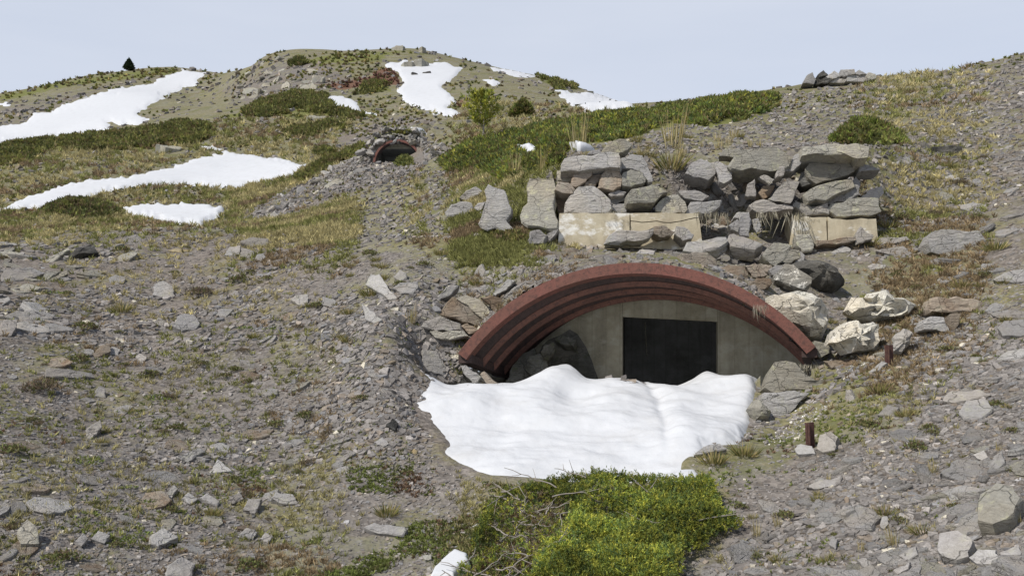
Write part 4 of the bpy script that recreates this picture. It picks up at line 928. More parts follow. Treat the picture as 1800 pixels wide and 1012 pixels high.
# ---------------------------------------------------------------- plants
def rv(n, r): 
    v = r.normal(size=(n, 3)); return v/np.linalg.norm(v, axis=1, keepdims=True)
def leaves(base, d, ln, wd, col, r):
    n = len(base); side = np.cross(d, rv(n, r)); side /= np.maximum(np.linalg.norm(side, axis=1, keepdims=True), 1e-6)
    ln = np.broadcast_to(ln, (n,))[:,None]; wd = np.broadcast_to(wd, (n,))[:,None]
    m = base+d*ln*.45
    V_ = np.stack([base, m+side*wd*.5, base+d*ln, m-side*wd*.5], 1).reshape(-1, 3)
    return V_, np.arange(4*n).reshape(n, 4), np.repeat(col, 4, 0)
def cat(parts):
    o = 0; Vs, Fs, Cs = [], [], []
    for V_, F_, c_ in parts: Vs.append(V_); Fs.append(F_+o); Cs.append(c_); o += len(V_)
    return np.concatenate(Vs), [np.concatenate(Fs)], np.concatenate(Cs)
def pick(cols, n, r, var=.18):
    c = np.array(cols)[r.integers(0, len(cols), n)]; return c*np.exp(r.normal(0, var, (n, 1)))
def clump_leaves(P_, up, k, ln, wd, cols, r, spread=.9, var=.2):
    """k leaves round every point"""
    n = len(P_); d = np.repeat(up, k, 0)+spread*rv(n*k, r); d /= np.linalg.norm(d, axis=1, keepdims=True)
    c = np.repeat(cols, k, 0)*np.exp(r.normal(0, var, (n*k, 1)))
    L_ = np.repeat(np.broadcast_to(ln, (n,)), k)*r.uniform(.6, 1.3, n*k); W_ = np.repeat(np.broadcast_to(wd, (n,)), k)
    b = np.repeat(P_, k, 0)+rv(n*k, r)*L_[:,None]*.2
    return leaves(b, d, L_, W_, c, r)
JUN = [(.29,.31,.05), (.20,.24,.048), (.145,.19,.046), (.10,.145,.05), (.33,.32,.055)]
JUD = [(.165,.17,.048), (.125,.135,.042), (.20,.195,.06), (.10,.11,.04), (.17,.135,.06)]
MIXG = [(0.140,0.140,0.049), (0.091,0.109,0.035), (0.168,0.133,0.063), (0.112,0.084,0.049)]
STRAW = [(0.396,0.319,0.154), (0.297,0.242,0.110), (0.220,0.198,0.077), (0.462,0.396,0.220)]
OLIVE = [(0.200,0.200,0.056), (0.138,0.150,0.044), (0.263,0.225,0.088), (0.325,0.263,0.112)]
FORK = poly("902,259 925,264 942,260 940,266 954,269 930,275 918,268")
def sample_poly(pg, n, r):
    lo, hi = pg.min(0), pg.max(0); out = []
    while sum(map(len, out)) < n:
        q = r.uniform(lo, hi, (n*2, 2)); out.append(q[sdist(q, pg) > 0])
    return np.concatenate(out)[:n]
def ground_pts(q):
    y = hit(q[:,0], q[:,1]); ok = ~np.isnan(y); q = q[ok]; y = y[ok]
    return np.stack([(q[:,0]-CX)/F*y, y, (HY-q[:,1])/F*y], 1), q
def shrub_mat(s, n, H, k, lf, wf, cols, label, name='juniper_shrub', grp=None, sd=1, ymax=400, edge=14., ymin=0, group=None):
    """low spreading shrub filling an outline; H its height in metres, lf leaf length per metre of distance"""
    r = np.random.default_rng(sd); pg = poly(s); q = sample_poly(pg, n, r); q = q[sdist(q, pg)+9*fbm(q[:,0], q[:,1]*1.8, 26, 4, sd % 60) > 0]; W, q = ground_pts(q)
    m = (W[:,1] < ymax) & (W[:,1] > ymin); W = W[m]; q = q[m]
    m = (sdist(q, FORK) < -2) & (sdist(q, FORK+np.array([0, 9])) < -1); W = W[m]; q = q[m]
    d = sdist(q, pg); e = np.clip(d/edge, 0, 1)**.6
    lump = .62+.5*fbm(W[:,0], W[:,1], H*4, 2, sd)
    h = H*e*np.clip(lump, .15, 1.3)*np.where(r.random(len(W)) < .72, 1, r.random(len(W)))
    P_ = W+np.c_[np.zeros((len(W), 2)), h]
    tone = vnoise(W[:,0]/H/2.2+sd, W[:,1]/H/2.2, sd)
    c = pick(cols, len(W), r, .15)*np.exp(.28*tone)[:,None]
    up = np.broadcast_to(np.array([-.05, -.12, 1.]), P_.shape)
    sc = W[:,1]
    V_, F_, C_ = cat([clump_leaves(P_, up, k, lf*sc, wf*sc, c, r, .95)])
    o = np.array([W[:,0].mean(), W[:,1].mean(), W[:,2].min()])
    root = link(name, None, None, o, None, label, 'shrub', group)
    link('foliage', fast_mesh('foliage', V_-o, F_, C_), M['leaf'], (0,0,0), root)
    return root, o, W
for a in (
 ("770,287 800,262 830,250 880,240 900,232 990,232 1020,250 1000,264 985,288 940,303 880,320 850,302 790,304", 5200, .17, 9, .0060, .0024, JUN[1:]+JUD, 'dark green juniper mat below the young pine, holding a forked bit of snow'),
 ("900,235 1000,208 1090,200 1200,185 1290,170 1360,165 1375,182 1330,207 1250,224 1190,218 1130,238 1080,248 1020,252", 5600, .22, 9, .0058, .0022, JUN[1:]+JUD, 'long juniper mat along the skyline above the ruined wall'),
 ("1458,250 1480,232 1500,222 1540,222 1575,236 1599,254 1560,258 1500,256", 1100, .3, 9, .0058, .0024, JUD+JUN[1:3], 'low juniper mat alone on the slope above the capstone'),
 ("-60,292 -40,268 0,255 130,238 260,225 320,213 370,220 388,234 340,256 200,266 80,264 60,284 0,292", 4600, .32, 8, .0046, .0024, JUD, 'long dark shrub band across the left valley between two snow fields'),
 ("70,373 120,354 190,358 226,380 150,390", 1300, .35, 8, .0052, .0022, MIXG+JUD[:2], 'brown and green shrub left of the small snow patch'),
 ("390,207 450,182 520,162 580,166 560,190 470,207", 1900, .32, 8, .0046, .0024, JUD+MIXG[:1], 'widest dark shrub patch on the left flank of the main hill'),
 ("498,232 580,214 608,225 520,243", 800, .4, 8, .0046, .0024, JUD, 'flat dark shrub patch low on the main hill'),
 ("640,148 682,140 688,160 620,168", 500, .4, 8, .0046, .0024, JUD+MIXG[:1], 'small green shrub left of the large snow field'),
 ("560,172 620,198 668,206 600,210 500,192 520,176", 900, .4, 8, .0046, .0024, JUD+MIXG[:1], 'green shrub strip under the thin snow tongue'),
 ("520,318 560,287 620,262 650,249 700,234 722,234 700,241 655,258 620,274 580,298 530,322", 1500, .3, 8, .0052, .0024, JUD+OLIVE[:1], 'green shrub strip along the crest left of the distant shelter'),
 ("506,118 512,106 530,104 540,112 528,119", 160, 1.0, 8, .0046, .0026, JUD[:2]+JUD[3:], 'round dark bush near the top left of the main hill'),
 ("697,293 701,284 711,280 721,284 725,292 711,296", 260, .38, 9, .0050, .0020, MIXG[:2]+OLIVE[:2], 'grey green bush growing in the mouth of the distant shelter'),
 ("545,272 572,262 592,270 570,277", 260, .35, 8, .005, .0024, JUD, 'small green mat on the slope left of the distant shelter'),
 ("940,133 1000,148 1034,155 980,161", 450, .4, 8, .0046, .0024, JUD, 'dark shrub strip near the right skyline of the main hill'),
 ("845,400 870,405 915,412 925,430 880,428 850,415", 330, .12, 9, .0060, .0022, OLIVE+MIXG, 'low green cranberry mat below the waisted upright slab'),
): shrub_mat(a[0], a[1], a[2], a[3], a[4], a[5], a[6], a[7], sd=len(a[7])+a[1], group='dwarf shrubs of the slopes')
# the foreground juniper: sprigs on curving branches
def tube(pts, r0, r1, n=5):
    pts = np.asarray(pts); k = len(pts); V_ = []
    for i, p in enumerate(pts):
        t = nrm(pts[min(i+1, k-1)]-pts[max(i-1, 0)]); s = nrm(np.cross(t, (.3, .2, .93))); b = np.cross(t, s); rr = r0+(r1-r0)*i/(k-1)
        for j in range(n):
            a_ = 2*math.pi*j/n; V_.append(p+rr*(math.cos(a_)*s+math.sin(a_)*b))
    F_ = [[i*n+j, i*n+(j+1) % n, (i+1)*n+(j+1) % n, (i+1)*n+j] for i in range(k-1) for j in range(n)]
    return np.array(V_), [np.array(F_)]
BUSH = poly("830,975 850,925 885,892 930,874 985,860 1060,852 1150,856 1240,860 1268,874 1262,908 1302,936 1250,962 1215,1000 1205,1080 790,1080 800,1030 835,1005")
DEAD = poly("790,1080 850,960 880,905 960,890 1010,920 1000,985 960,1010 900,1080")
r = np.random.default_rng(77)
q = sample_poly(BUSH, 12500, r); dd = sdist(q, DEAD); q = q[(dd < 0) | (r.random(len(q)) < .24)]
q = q[sdist(q, BUSH)+14*fbm(q[:,0], q[:,1]*1.5, 60, 4, 33) > 0]; W, q = ground_pts(q); e = np.clip(sdist(q, BUSH)/34+.1, .05, 1)**.55
lump = .78+.45*fbm(W[:,0], W[:,1], .34, 3, 9)
h = .145*e*np.clip(lump, .1, 1.25)*np.where(r.random(len(W)) < .7, 1, r.uniform(.3, 1, len(W)))+.02
inD = sdist(q, DEAD) > 0; h = np.where(inD, h*.7, h)
P_ = W+np.c_[r.normal(0, .01, (len(W), 2)), h]
tone = vnoise(W[:,0]*5.5, W[:,1]*5.5, 12)+.6*vnoise(W[:,0]*14, W[:,1]*14, 15)
c = pick(JUN, len(W), r, .15)*np.exp(.45*tone)[:,None]
c = np.where((inD & (r.random(len(W)) < .30))[:,None], pick([(.13,.085,.045), (.17,.13,.08)], len(W), r), c)
# sprig = short axis with needles along it
ax = np.array([-.1, -.25, .8])+.75*rv(len(W), r); ax /= np.linalg.norm(ax, axis=1, keepdims=True)
ln = r.uniform(.02, .075, len(W)); K = 13
t = np.tile(np.linspace(.05, 1, K), len(W)); A_ = np.repeat(ax, K, 0); B_ = np.repeat(P_, K, 0)+A_*(np.repeat(ln, K)*t)[:,None]
D_ = A_*.75+.85*rv(len(B_), r); D_ /= np.linalg.norm(D_, axis=1, keepdims=True)
fol = leaves(B_, D_, r.uniform(.016, .027, len(B_)), .0068, np.repeat(c, K, 0)*np.exp(r.normal(0, .16, (len(B_), 1))), r)
o = np.array([W[:,0].mean(), W[:,1].mean(), W[:,2].min()])
root = link('juniper_bush', None, None, o, None, 'big bright green juniper bush with bare grey twigs before the snow bank', 'bush')
link('foliage', fast_mesh('foliage', fol[0]-o, [fol[1]], fol[2]), M['leaf'], (0,0,0), root)
k = NT('grey_twig'); k.pbr(k.mix(k.noise(30.), (.14,.12,.10), (.33,.30,.27)), .9); M['twig'] = k.m
for i in range(46):
    if i < 34: pq = sample_poly(DEAD, 1, r)[0]
    else: pq = sample_poly(BUSH, 1, r)[0]
    g, _ = ground_pts(pq[None]); 
    if not len(g): continue
    p = g[0]+np.array([0, 0, r.uniform(.06, .2)]); dr = nrm(np.array([r.normal(), r.normal()*.6, r.uniform(-.05, .35)])); L = r.uniform(.12, .42); bend = rv(1, r)[0]*.3*np.array([1, 1, .5])
    pts_ = [p+dr*L*t_+bend*L*t_*t_+rv(1, r)[0]*.008 for t_ in np.linspace(0, 1, 8)]
    parts = [tube(pts_, .0058, .0018)]
    for f_ in (3, 5):
        d2 = nrm(dr+.9*rv(1, r)[0]); parts.append(tube([pts_[f_]+d2*L*.4*t_+bend*L*.2*t_*t_ for t_ in np.linspace(0, 1, 5)], .0032, .0011))
    V_, F_ = joinv(parts); link('twig', fast_mesh('twig', V_-o, F_, None, True), M['twig'], (0,0,0), root)
# trees
def conifer(px, py, hpx, wpx, label, cols, k, shape, sd, n=260, name='young_pine', ymul=1.):
    r = np.random.default_rng(sd); y = float(hit(px, py)[0]); b = P(px, py, y); H = hpx/F*y; Wd = wpx/F*y/2
    root = link(name, None, None, b, None, label, 'tree', None)
    k_ = [np.array([.03*H*math.sin(3*t_), 0, H*.93*t_-.1]) for t_ in np.linspace(0, 1, 8)]
    V_, F_ = tube(k_, .022*H, .004*H, 6); link('trunk', fast_mesh('trunk', V_, F_, None, True), M['twig'], (0,0,0), root)
    Pn, up = [], []; limbs = []
    for i in range(n):
        t_ = r.uniform(shape[0], 1); an = r.uniform(0, 2*math.pi); 
        rad = Wd*np.interp(t_, shape[1], shape[2])*r.uniform(.75, 1.1)
        d = np.array([math.cos(an), math.sin(an), 0]); p0 = np.array([0, 0, H*t_*.9]); p1 = p0+d*rad+np.array([0, 0, rad*shape[3]])
        limbs.append(box_between(p0, p1, np.array([.004*H, 0, 0]), np.array([0, 0, .004*H])) if i % 5 == 0 else None)
        for f_ in np.linspace(.35, 1, 4):
            Pn.append(p0+(p1-p0)*f_); up.append(nrm(d*.6+np.array([0, 0, .4+shape[3]])))
    for i in range(14):
        Pn.append(np.array([0, 0, H*(.86+.01*i)])); up.append(np.array([0, 0, 1.]))
    Pn, up = np.array(Pn), np.array(up)
    V_, F_ = joinv([x for x in limbs if x is not None]); link('branches', fast_mesh('branches', V_, F_), M['twig'], (0,0,0), root)
    f_ = clump_leaves(Pn, up, k, .0045*y*ymul, .0013*y*ymul, pick(cols, len(Pn), r, .22), r, .75); link('crown', fast_mesh('crown', f_[0], [f_[1]], f_[2]), M['leaf'], (0,0,0), root)
conifer(848, 246, 86, 70, 'bright green young pine with upright shoots above the juniper mat', [JUN[0], JUN[4], JUN[1], (.33,.34,.09)], 8, (.25, [.25,.4,.6,.8,1], [.5,.75,1.,.75,.2], .75), 1, 95)
conifer(919, 206, 28, 34, 'small round dark green conifer right of the young pine', JUD+JUN[1:3], 9, (.03, [0,.3,.6,1], [1,.9,.65,.1], .3), 2, 150, 'young_conifer')
conifer(902, 206, 11, 8, 'tiny conifer seedling beside the small round conifer', JUD, 8, (.05, [0,.5,1], [1,.7,.1], .3), 4, 40, 'young_conifer')
conifer(227, 125, 22, 18, 'lone dark fir standing on the left skyline', [(.03,.045,.022), (.022,.036,.018)], 9, (.03, [0,.2,.6,1], [.9,1.,.6,.08], .15), 3, 420, 'fir_tree', .32)
# tussocks, cushions and other small plants: a few of each kind, then copies
def plant_mesh(kind, sd):
    r = np.random.default_rng(sd)
    if kind == 'tussock':
        n = 190; a_ = r.uniform(0, 6.28, n); rr = np.sqrt(r.random(n))*.2; b = np.c_[rr*np.cos(a_), rr*np.sin(a_), np.full(n, -.02)]
        d = np.c_[np.cos(a_)*rr*4.5, np.sin(a_)*rr*4.5, np.full(n, .75)]+.3*rv(n, r); d /= np.linalg.norm(d, axis=1, keepdims=True); d[:,2] = np.abs(d[:,2])
        c = pick(OLIVE+STRAW[:2]+[(.10,.12,.03)], n, r); return leaves(b, d, r.uniform(.22, .5, n), .02, c, r)
    if kind in ('cushion', 'heather', 'herb'):
        n = {'cushion': 230, 'heather': 300, 'herb': 150}[kind]; a_ = r.uniform(0, 6.28, n); rr = np.sqrt(r.random(n))*.5*(1 if kind == 'herb' else (.75+.25*np.sin(a_*3+sd))); 
        h = {'cushion': .30, 'heather': .24, 'herb': .10}[kind]
        z = h*np.sqrt(np.clip(1-(rr/.5)**2, 0, 1))*r.uniform(.4, 1, n); b = np.c_[rr*np.cos(a_), rr*np.sin(a_), z]
        d = np.array([0, 0, .7])+.8*rv(n, r); d /= np.linalg.norm(d, axis=1, keepdims=True); d[:,2] = np.abs(d[:,2])*.8+.1
        col = {'cushion': [(.15,.165,.055), (.11,.13,.045), (.19,.175,.075), (.15,.11,.07)], 'heather': [(.15,.11,.075), (.115,.095,.065), (.13,.13,.055), (.2,.15,.1)], 'herb': [(.18,.22,.05), (.14,.19,.045), (.21,.22,.07), (.28,.28,.23)]}[kind]
        return leaves(b, d, r.uniform(.08, .16, n)*(1.25 if kind == 'heather' else 1), .055 if kind != 'heather' else .03, pick(col, n, r, .25), r)
    if kind == 'straw':
        n = 46; a_ = r.uniform(0, 6.28, n); rr = np.sqrt(r.random(n))*.16; b = np.c_[rr*np.cos(a_), rr*np.sin(a_), np.full(n, -.03)]
        d = np.c_[np.cos(a_)*rr*1.2, np.sin(a_)*rr*1.2, np.full(n, 1.)]+.13*rv(n, r); d /= np.linalg.norm(d, axis=1, keepdims=True)
        return leaves(b, d, r.uniform(.45, 1., n), .018, pick(STRAW, n, r), r)
    if kind == 'hanging':
        n = 75; b = np.c_[r.uniform(-.5, .5, n), r.normal(0, .05, n), r.uniform(-.05, .05, n)]
        d = np.c_[r.normal(0, .22, n), np.full(n, -.25), np.full(n, -1.)]; d /= np.linalg.norm(d, axis=1, keepdims=True)
        return leaves(b, d, r.uniform(.15, .95, n)*r.uniform(.4, 1, n), .02, pick([(.33,.30,.23), (.25,.23,.17), (.40,.37,.30), (.2,.18,.12)], n, r), r)
PK = {}
for kd in ('tussock', 'cushion', 'heather', 'herb', 'straw', 'hanging'):
    PK[kd] = []
    for i in range(4):
        V_, F_, c_ = plant_mesh(kd, 40+i); m_ = fast_mesh({'tussock': 'grass_tussock', 'cushion': 'cushion_plant', 'heather': 'heather_clump', 'herb': 'leafy_herb', 'straw': 'straw_tuft', 'hanging': 'hanging_grass'}[kd], V_, [F_], c_)
        m_.materials.append(M['grass'] if kd in ('tussock', 'straw', 'hanging') else M['leaf']); PK[kd].append(m_)
CATN = {'tussock': 'grass tuft', 'cushion': 'cushion plant', 'heather': 'heather', 'herb': 'herb', 'straw': 'grass tuft', 'hanging': 'grass tuft'}
def plant(kind, px, py, wpx, label, group, y=None, hs=1., rot=None):
    if y is None: y = float(hit(px, py)[0])
    if not y == y: return
    p = P(px, py, y); s = wpx/F*y
    if kind in ('tussock', 'cushion', 'heather', 'herb', 'straw') and y > 2.7: p[2] = float(z_at(p[0], p[1]))-.01 if abs(float(z_at(p[0], p[1]))-p[2]) < .15 else p[2]
    m_ = PK[kind][random.randrange(4)]
    o_ = link(m_.name.split('.')[0], m_, None, p, None, label, CATN[kind], group)
    o_.scale = (s, s, s*hs*random.uniform(.85, 1.15)); o_.rotation_euler = (random.uniform(-.12, .12), random.uniform(-.12, .12), random.uniform(0, 6.28) if rot is None else rot)
GP = 'small plants scattered over the scree'
for kd, px, py, wpx, lab in (
 ('heather',72,690,80,'largest brown heather patch, on the left scree'), ('tussock',212,548,52,'shaggy brown green tussock in the middle of the left scree'), ('heather',352,520,66,'wide dark heather clump right of the cushion-like stone'),
 ('cushion',355,642,36,'round green cushion low in the left scree above the arrowhead slate'), ('cushion',470,492,30,'dark cushion near the split block on the upper scree'), ('cushion',420,496,46,'flat dark cushion left of a pale plate near the split block'),
 ('cushion',538,735,42,'roundest green cushion between the scree and the snow bank'), ('cushion',485,750,46,'yellow green cushion left of the roundest one'), ('cushion',412,652,34,'brown cushion in the gravel left of the roundest one'),
 ('tussock',652,520,56,'yellow grass tuft by the kite-shaped slate'), ('tussock',612,600,44,'green grass tuft below the narrow pale slate'), ('tussock',612,552,40,'grass tuft above the narrow pale slate'), ('straw',722,572,46,'straw coloured tuft left of the slab stack'),
 ('tussock',550,538,30,'small tuft beside the pale flat slate in bare gravel'), ('cushion',150,580,50,'green clump above the dark brown wedge'), ('cushion',140,635,46,'green clump right of the dark brown wedge'),
 ('herb',155,810,60,'bright leafy herb patch on the lower left scree'), ('herb',280,700,50,'pale leafy herb patch by the cream pebble'), ('cushion',265,660,40,'brown green cushion above the dark narrow slate'), ('cushion',310,755,42,'green cushion right of the oval slate'),
 ('cushion',20,800,60,'brown green cushion at the left edge of the scree'), ('cushion',110,985,70,'wide green cushion at the bottom left'), ('herb',230,945,70,'light green herb by the bottom edge left'), ('tussock',375,905,46,'grass tuft right of the row of stones'),
 ('herb',262,880,46,'light green herb by the row of stones'), ('cushion',440,1000,70,'green mound cut by the bottom edge'), ('tussock',680,905,60,'bright yellow green tuft above the long sunken slab'),
 ('tussock',1750,440,60,'bright yellow grass tuft beside the big grey block'), ('straw',1018,262,80,'tall straw grass standing behind the strip of snow'), ('straw',1185,262,96,'tall pale straw grass at the wall top'), ('tussock',1180,300,90,'dense grass tussock right of the notched pale block'),
 ('straw',905,308,50,'thin straw stalks above the waisted upright slab'), ('straw',955,300,56,'reddish straw grass above the tallest upright slab'), ('tussock',1560,400,52,'green tuft at the right end of the wide flat slab'),
 ('tussock',1440,880,44,'yellowish tuft on bare scree below the long flat slab'), ('straw',1570,960,50,'straw tuft beside the small bottom slate'), ('tussock',1555,905,56,'tuft with one long straw stalk on the right scree'), ('straw',1330,945,40,'thin straw tuft right of the juniper bush'),
 ('tussock',1620,935,60,'pale grass left of the big flat-topped stone'), ('cushion',1380,910,50,'green tuft below the yellowish tuft'), ('tussock',1370,985,50,'pale tuft near the bottom right of the juniper bush'), ('tussock',1590,730,46,'grass tuft on the slope under the egg-shaped stone'),
 ('cushion',1610,790,50,'dark green clump on the right scree above the bluish slates'), ('tussock',1545,690,60,'lush green tuft right of the egg-shaped stone'), ('cushion',1520,750,50,'golden clump in the grass above the right stake'),
 ('tussock',1255,815,70,'bright green tuft at the right rim of the snow bank'), ('tussock',1310,800,70,'green red tuft by the dark rock at the snow edge'), ('cushion',1560,560,60,'mossy clump between the cream boulders and the brown slab'), ('tussock',1690,505,46,'tuft on the slope below the half buried slate'),
 ('heather',1640,560,70,'dark heather on the slope right of the oval stone'), ('heather',1000,345,60,'brown dead plant in the hollow at the left wall edge'), ('cushion',1240,930,60,'reddish herbs beside the right tip of the juniper bush')):
    plant(kd, px, py, wpx, lab, GP, None, {'straw': 1.0}.get(kd, 1.))
for px, py, wpx, y, hs, lab in ((1372,372,90,11.75,.75,'dead grass hanging over the right part of the rubble gap'), (1252,372,60,11.7,.75,'dead grass hanging down the cracked concrete at its right end'), (1337,535,26,9.12,1.6,'dead stalks hanging over the right flank of the rusty flange'), (1420,385,44,11.65,.35,'short dry grass along the top of the right-hand concrete'), (1418,640,60,8.9,.7,'dry grass drooping over the yellowish block'), (1075,372,40,11.8,.25,'short dry grass at the foot of the large rounded block')):
    plant('hanging', px, py, wpx, lab, GP, y, hs, 0.)
r = np.random.default_rng(91)
for reg, n, lab, kinds in (
 ("0,1012 0,450 250,420 560,460 640,560 720,760 600,860 420,1012", 85, 'left scree bank', ('cushion','tussock','cushion','heather','herb')),
 ("1300,1012 1280,880 1450,800 1600,740 1800,600 1800,1012", 45, 'right scree slope', ('tussock','cushion','straw','cushion')),
 ("1440,620 1560,300 1800,240 1800,600 1600,720", 50, 'grassy right slope above the cream boulders', ('tussock','cushion','tussock','heather')),
 ("1060,262 1150,238 1300,240 1420,252 1420,272 1230,270 1150,290", 26, 'terrace above the ruined wall', ('straw','tussock')),
 ("470,470 700,420 900,470 780,560 640,500", 22, 'gravel shelf left of the arch', ('tussock','cushion'))):
    q = sample_poly(poly(reg), n, r)
    for i, (px, py) in enumerate(q):
        kd = kinds[i % len(kinds)]; plant(kd, px, py, r.uniform(15, 40), 'small %s on the %s' % ({'tussock': 'olive grass tuft', 'cushion': 'dark green cushion plant', 'heather': 'brown heather clump', 'herb': 'light green herb', 'straw': 'straw tuft'}[kd], lab), '%s of the %s' % ({'tussock': 'grass tufts', 'cushion': 'cushion plants', 'heather': 'heather clumps', 'herb': 'leafy herbs', 'straw': 'straw tufts'}[kd], lab))
# ---------------------------------------------------------------- loose stones one can count
SV = []
for i in range(12):
    r = np.random.default_rng(500+i); n = r.integers(5, 8); a_ = np.sort(r.uniform(0, 6.28, n)+0)+.0; a_ = np.linspace(0, 6.28, n, endpoint=False)+r.normal(0, .22, n)
    o2 = np.c_[np.cos(a_)*.5*r.uniform(.8, 1.1, n), np.sin(a_)*.5*r.uniform(.45, .8)*r.uniform(.8, 1.1, n)]
    V_, F_ = stone_geo(o2, r.uniform(.14, .32), 'slab', 500+i); m_ = fast_mesh('slate', V_, F_); finish_rock(m_); SV.append(m_)
def scatter_stones(reg, n, s0, s1, label, group, mats, sd, ymin=0, tilt=.3, name='loose_slate', catg='slate', sink=.3):
    r = np.random.default_rng(sd); q = sample_poly(poly(reg), n, r); q = q[~((q[:,0] > 650) & (q[:,0] < 746) & (q[:,1] > 250) & (q[:,1] < 289))] if name == 'rubble_block' else q; W, q = ground_pts(q)
    for p in W:
        if p[1] < ymin: continue
        m0 = SV[r.integers(0, len(SV))]; mt = mats[r.integers(0, len(mats))]
        key = (m0.name, mt)
        if key not in SVM: SVM[key] = m0.copy(); SVM[key].materials.clear(); SVM[key].materials.append(M[mt])
        s = math.exp(r.uniform(math.log(s0), math.log(s1)))
        N_ = nrm(n_at(p[0], max(p[1], 3))+tilt*r.normal(0, .5, 3)); q4 = Vector(N_).to_track_quat('Z', 'Y')
        ob = link(name, SVM[key], None, p+N_*s*.1*(1-sink), None, label, catg, group)
        ob.rotation_mode = 'QUATERNION'
        from mathutils import Quaternion
        ob.rotation_quaternion = q4 @ Quaternion((0, 0, 1), r.uniform(0, 6.28)); ob.scale = (s, s, s*r.uniform(.7, 1.2))
SVM = {}
scatter_stones("-20,620 -20,432 100,412 230,402 300,410 200,500 120,590", 46, .16, .55, 'loose slate on the jagged upper left crest of the scree', 'slates of the scree crest', ('slate','slate','lichen','pale'), 39, 0, .35)
scatter_stones("0,1012 0,440 250,405 480,415 620,480 700,640 700,760 560,900 420,1012", 95, .12, .34, 'loose flat grey slate lying in the gravel of the left scree bank', 'loose slates of the left scree bank', ('slate','slate','pale','lichen','brown'), 31)
scatter_stones("1300,1012 1290,880 1420,810 1560,780 1680,660 1800,560 1800,1012", 70, .10, .28, 'loose flat grey slate lying in the gravel of the right scree slope', 'loose slates of the right scree slope', ('slate','slate','pale','slate'), 32)
scatter_stones("1480,1030 1500,900 1640,820 1830,640 1830,1030", 46, .16, .4, 'wide grey slate in the coarse scree at the foot of the right slope', 'coarse slates at the foot of the right slope', ('slate','slate','pale','lichen'), 40)
scatter_stones("1500,620 1560,300 1660,200 1800,130 1800,560 1680,640", 45, .15, .5, 'loose grey slate on the grassy right slope behind the cream boulders', 'loose slates of the upper right slope', ('slate','pale','slate','lichen'), 33)
scatter_stones("430,382 520,328 600,288 655,262 650,300 560,345 480,388", 60, .35, 1.0, 'grey block in the rubble spilling down from the distant shelter', 'rubble below the distant shelter', ('slate','pale','slate','lichen'), 34, 20, .9, 'rubble_block', 'rubble')
scatter_stones("636,272 655,252 700,238 750,245 785,262 775,275 748,282 742,262 700,248 665,256 652,284", 46, .3, .75, 'grey slab standing round the brown arch of the distant shelter', 'slabs round the distant shelter', ('slate','pale','dark','lichen'), 35, 20, 1.6, 'rubble_block', 'rubble')
scatter_stones("1215,300 1330,300 1400,430 1420,470 1200,470 1190,430 1260,400", 60, .14, .4, 'loose slate in the collapsed rubble of the ruined wall', 'rubble of the collapsed wall', ('slate','slate','pale','brown'), 36, 0, .8, 'rubble_block', 'rubble')
scatter_stones("900,470 1000,440 1200,440 1220,470 1000,462 850,530 740,560 760,500", 34, .12, .34, 'loose slate on the turf along the back of the rusty arch', 'slates along the arch', ('slate','pale','brown','lichen'), 37, 0, .6)
ring = arch_pts(A2L, A2R, 1.02, -.22, 26)
r = np.random.default_rng(66)
for i, p in enumerate(ring):
    for dd_ in (0, .3):
        m0 = SV[r.integers(0, 12)]; mt = ('slate','lichen','pale','slate')[r.integers(0, 4)]; key = (m0.name, mt)
        if key not in SVM: SVM[key] = m0.copy(); SVM[key].materials.clear(); SVM[key].materials.append(M[mt])
        cdir = nrm(p-(A2L+A2R)/2+1e-6); ob = link('rubble_block', SVM[key], None, p+cdir*dd_+np.array([r.normal(0, .05), dd_*.6-.02, 0]), None, 'grey slab standing round the brown arch of the distant shelter', 'rubble', 'slabs round the distant shelter')
        s = r.uniform(.3, .6); ob.scale = (s, s*.8, s*1.2); ob.rotation_euler = (r.uniform(0, 3), r.uniform(-.6, .6), r.uniform(0, 6.28))
scatter_stones("405,150 470,104 560,108 590,140 500,185 410,185", 40, .9, 2.6, 'pale weathered rock on the left shoulder of the main hill', 'rocks on the left shoulder of the main hill', ('hillrock','hillrock','lichen'), 38, 60, .9, 'boulder', 'boulder', .6)
for px, py, s, lab in ((816,104,1.9,'lone boulder on the skyline right of the large snow field'), (858,114,1.6,'dark low rock on the skyline above the narrow snow strip'), (896,117,1.4,'skyline rock above the right part of the narrow snow strip'), (737,117,2.4,'pale rock at the top edge of the large snow field'), (716,118,2.2,'grey rock poking through the top of the large snow field'),
                       (749,131,1.3,'dark rock in the large snow field, right one of two'), (729,133,1.3,'dark rock in the large snow field, left one of two'), (1034,164,1.6,'rock poking out of the snow field at the right end of the hill'), (1069,171,1.6,'dark rock at the right rim of the end snow field'), (558,211,2.0,'pale block low on the left flank of the main hill'), (700,88,2.2,'low rock on the top of the main hill'), (742,92,2.4,'knobbly rock on the top right of the main hill'), (296,266,2.2,'pale rock above the broad snow field in the left valley')):
    y = float(hit(px, py)[0])
    if y == y:
        m_ = SV[int(px) % 12].copy(); m_.materials.clear(); m_.materials.append(M['dark' if 'dark' in lab else 'hillrock'])
        ob = link('boulder', m_, None, P(px, py, y)+np.array([0, 0, .15*s]), None, lab, 'boulder', 'single boulders on the main hill'); ob.scale = (s, s, s*2.2); ob.rotation_euler = (.1, .1, px*1.7)
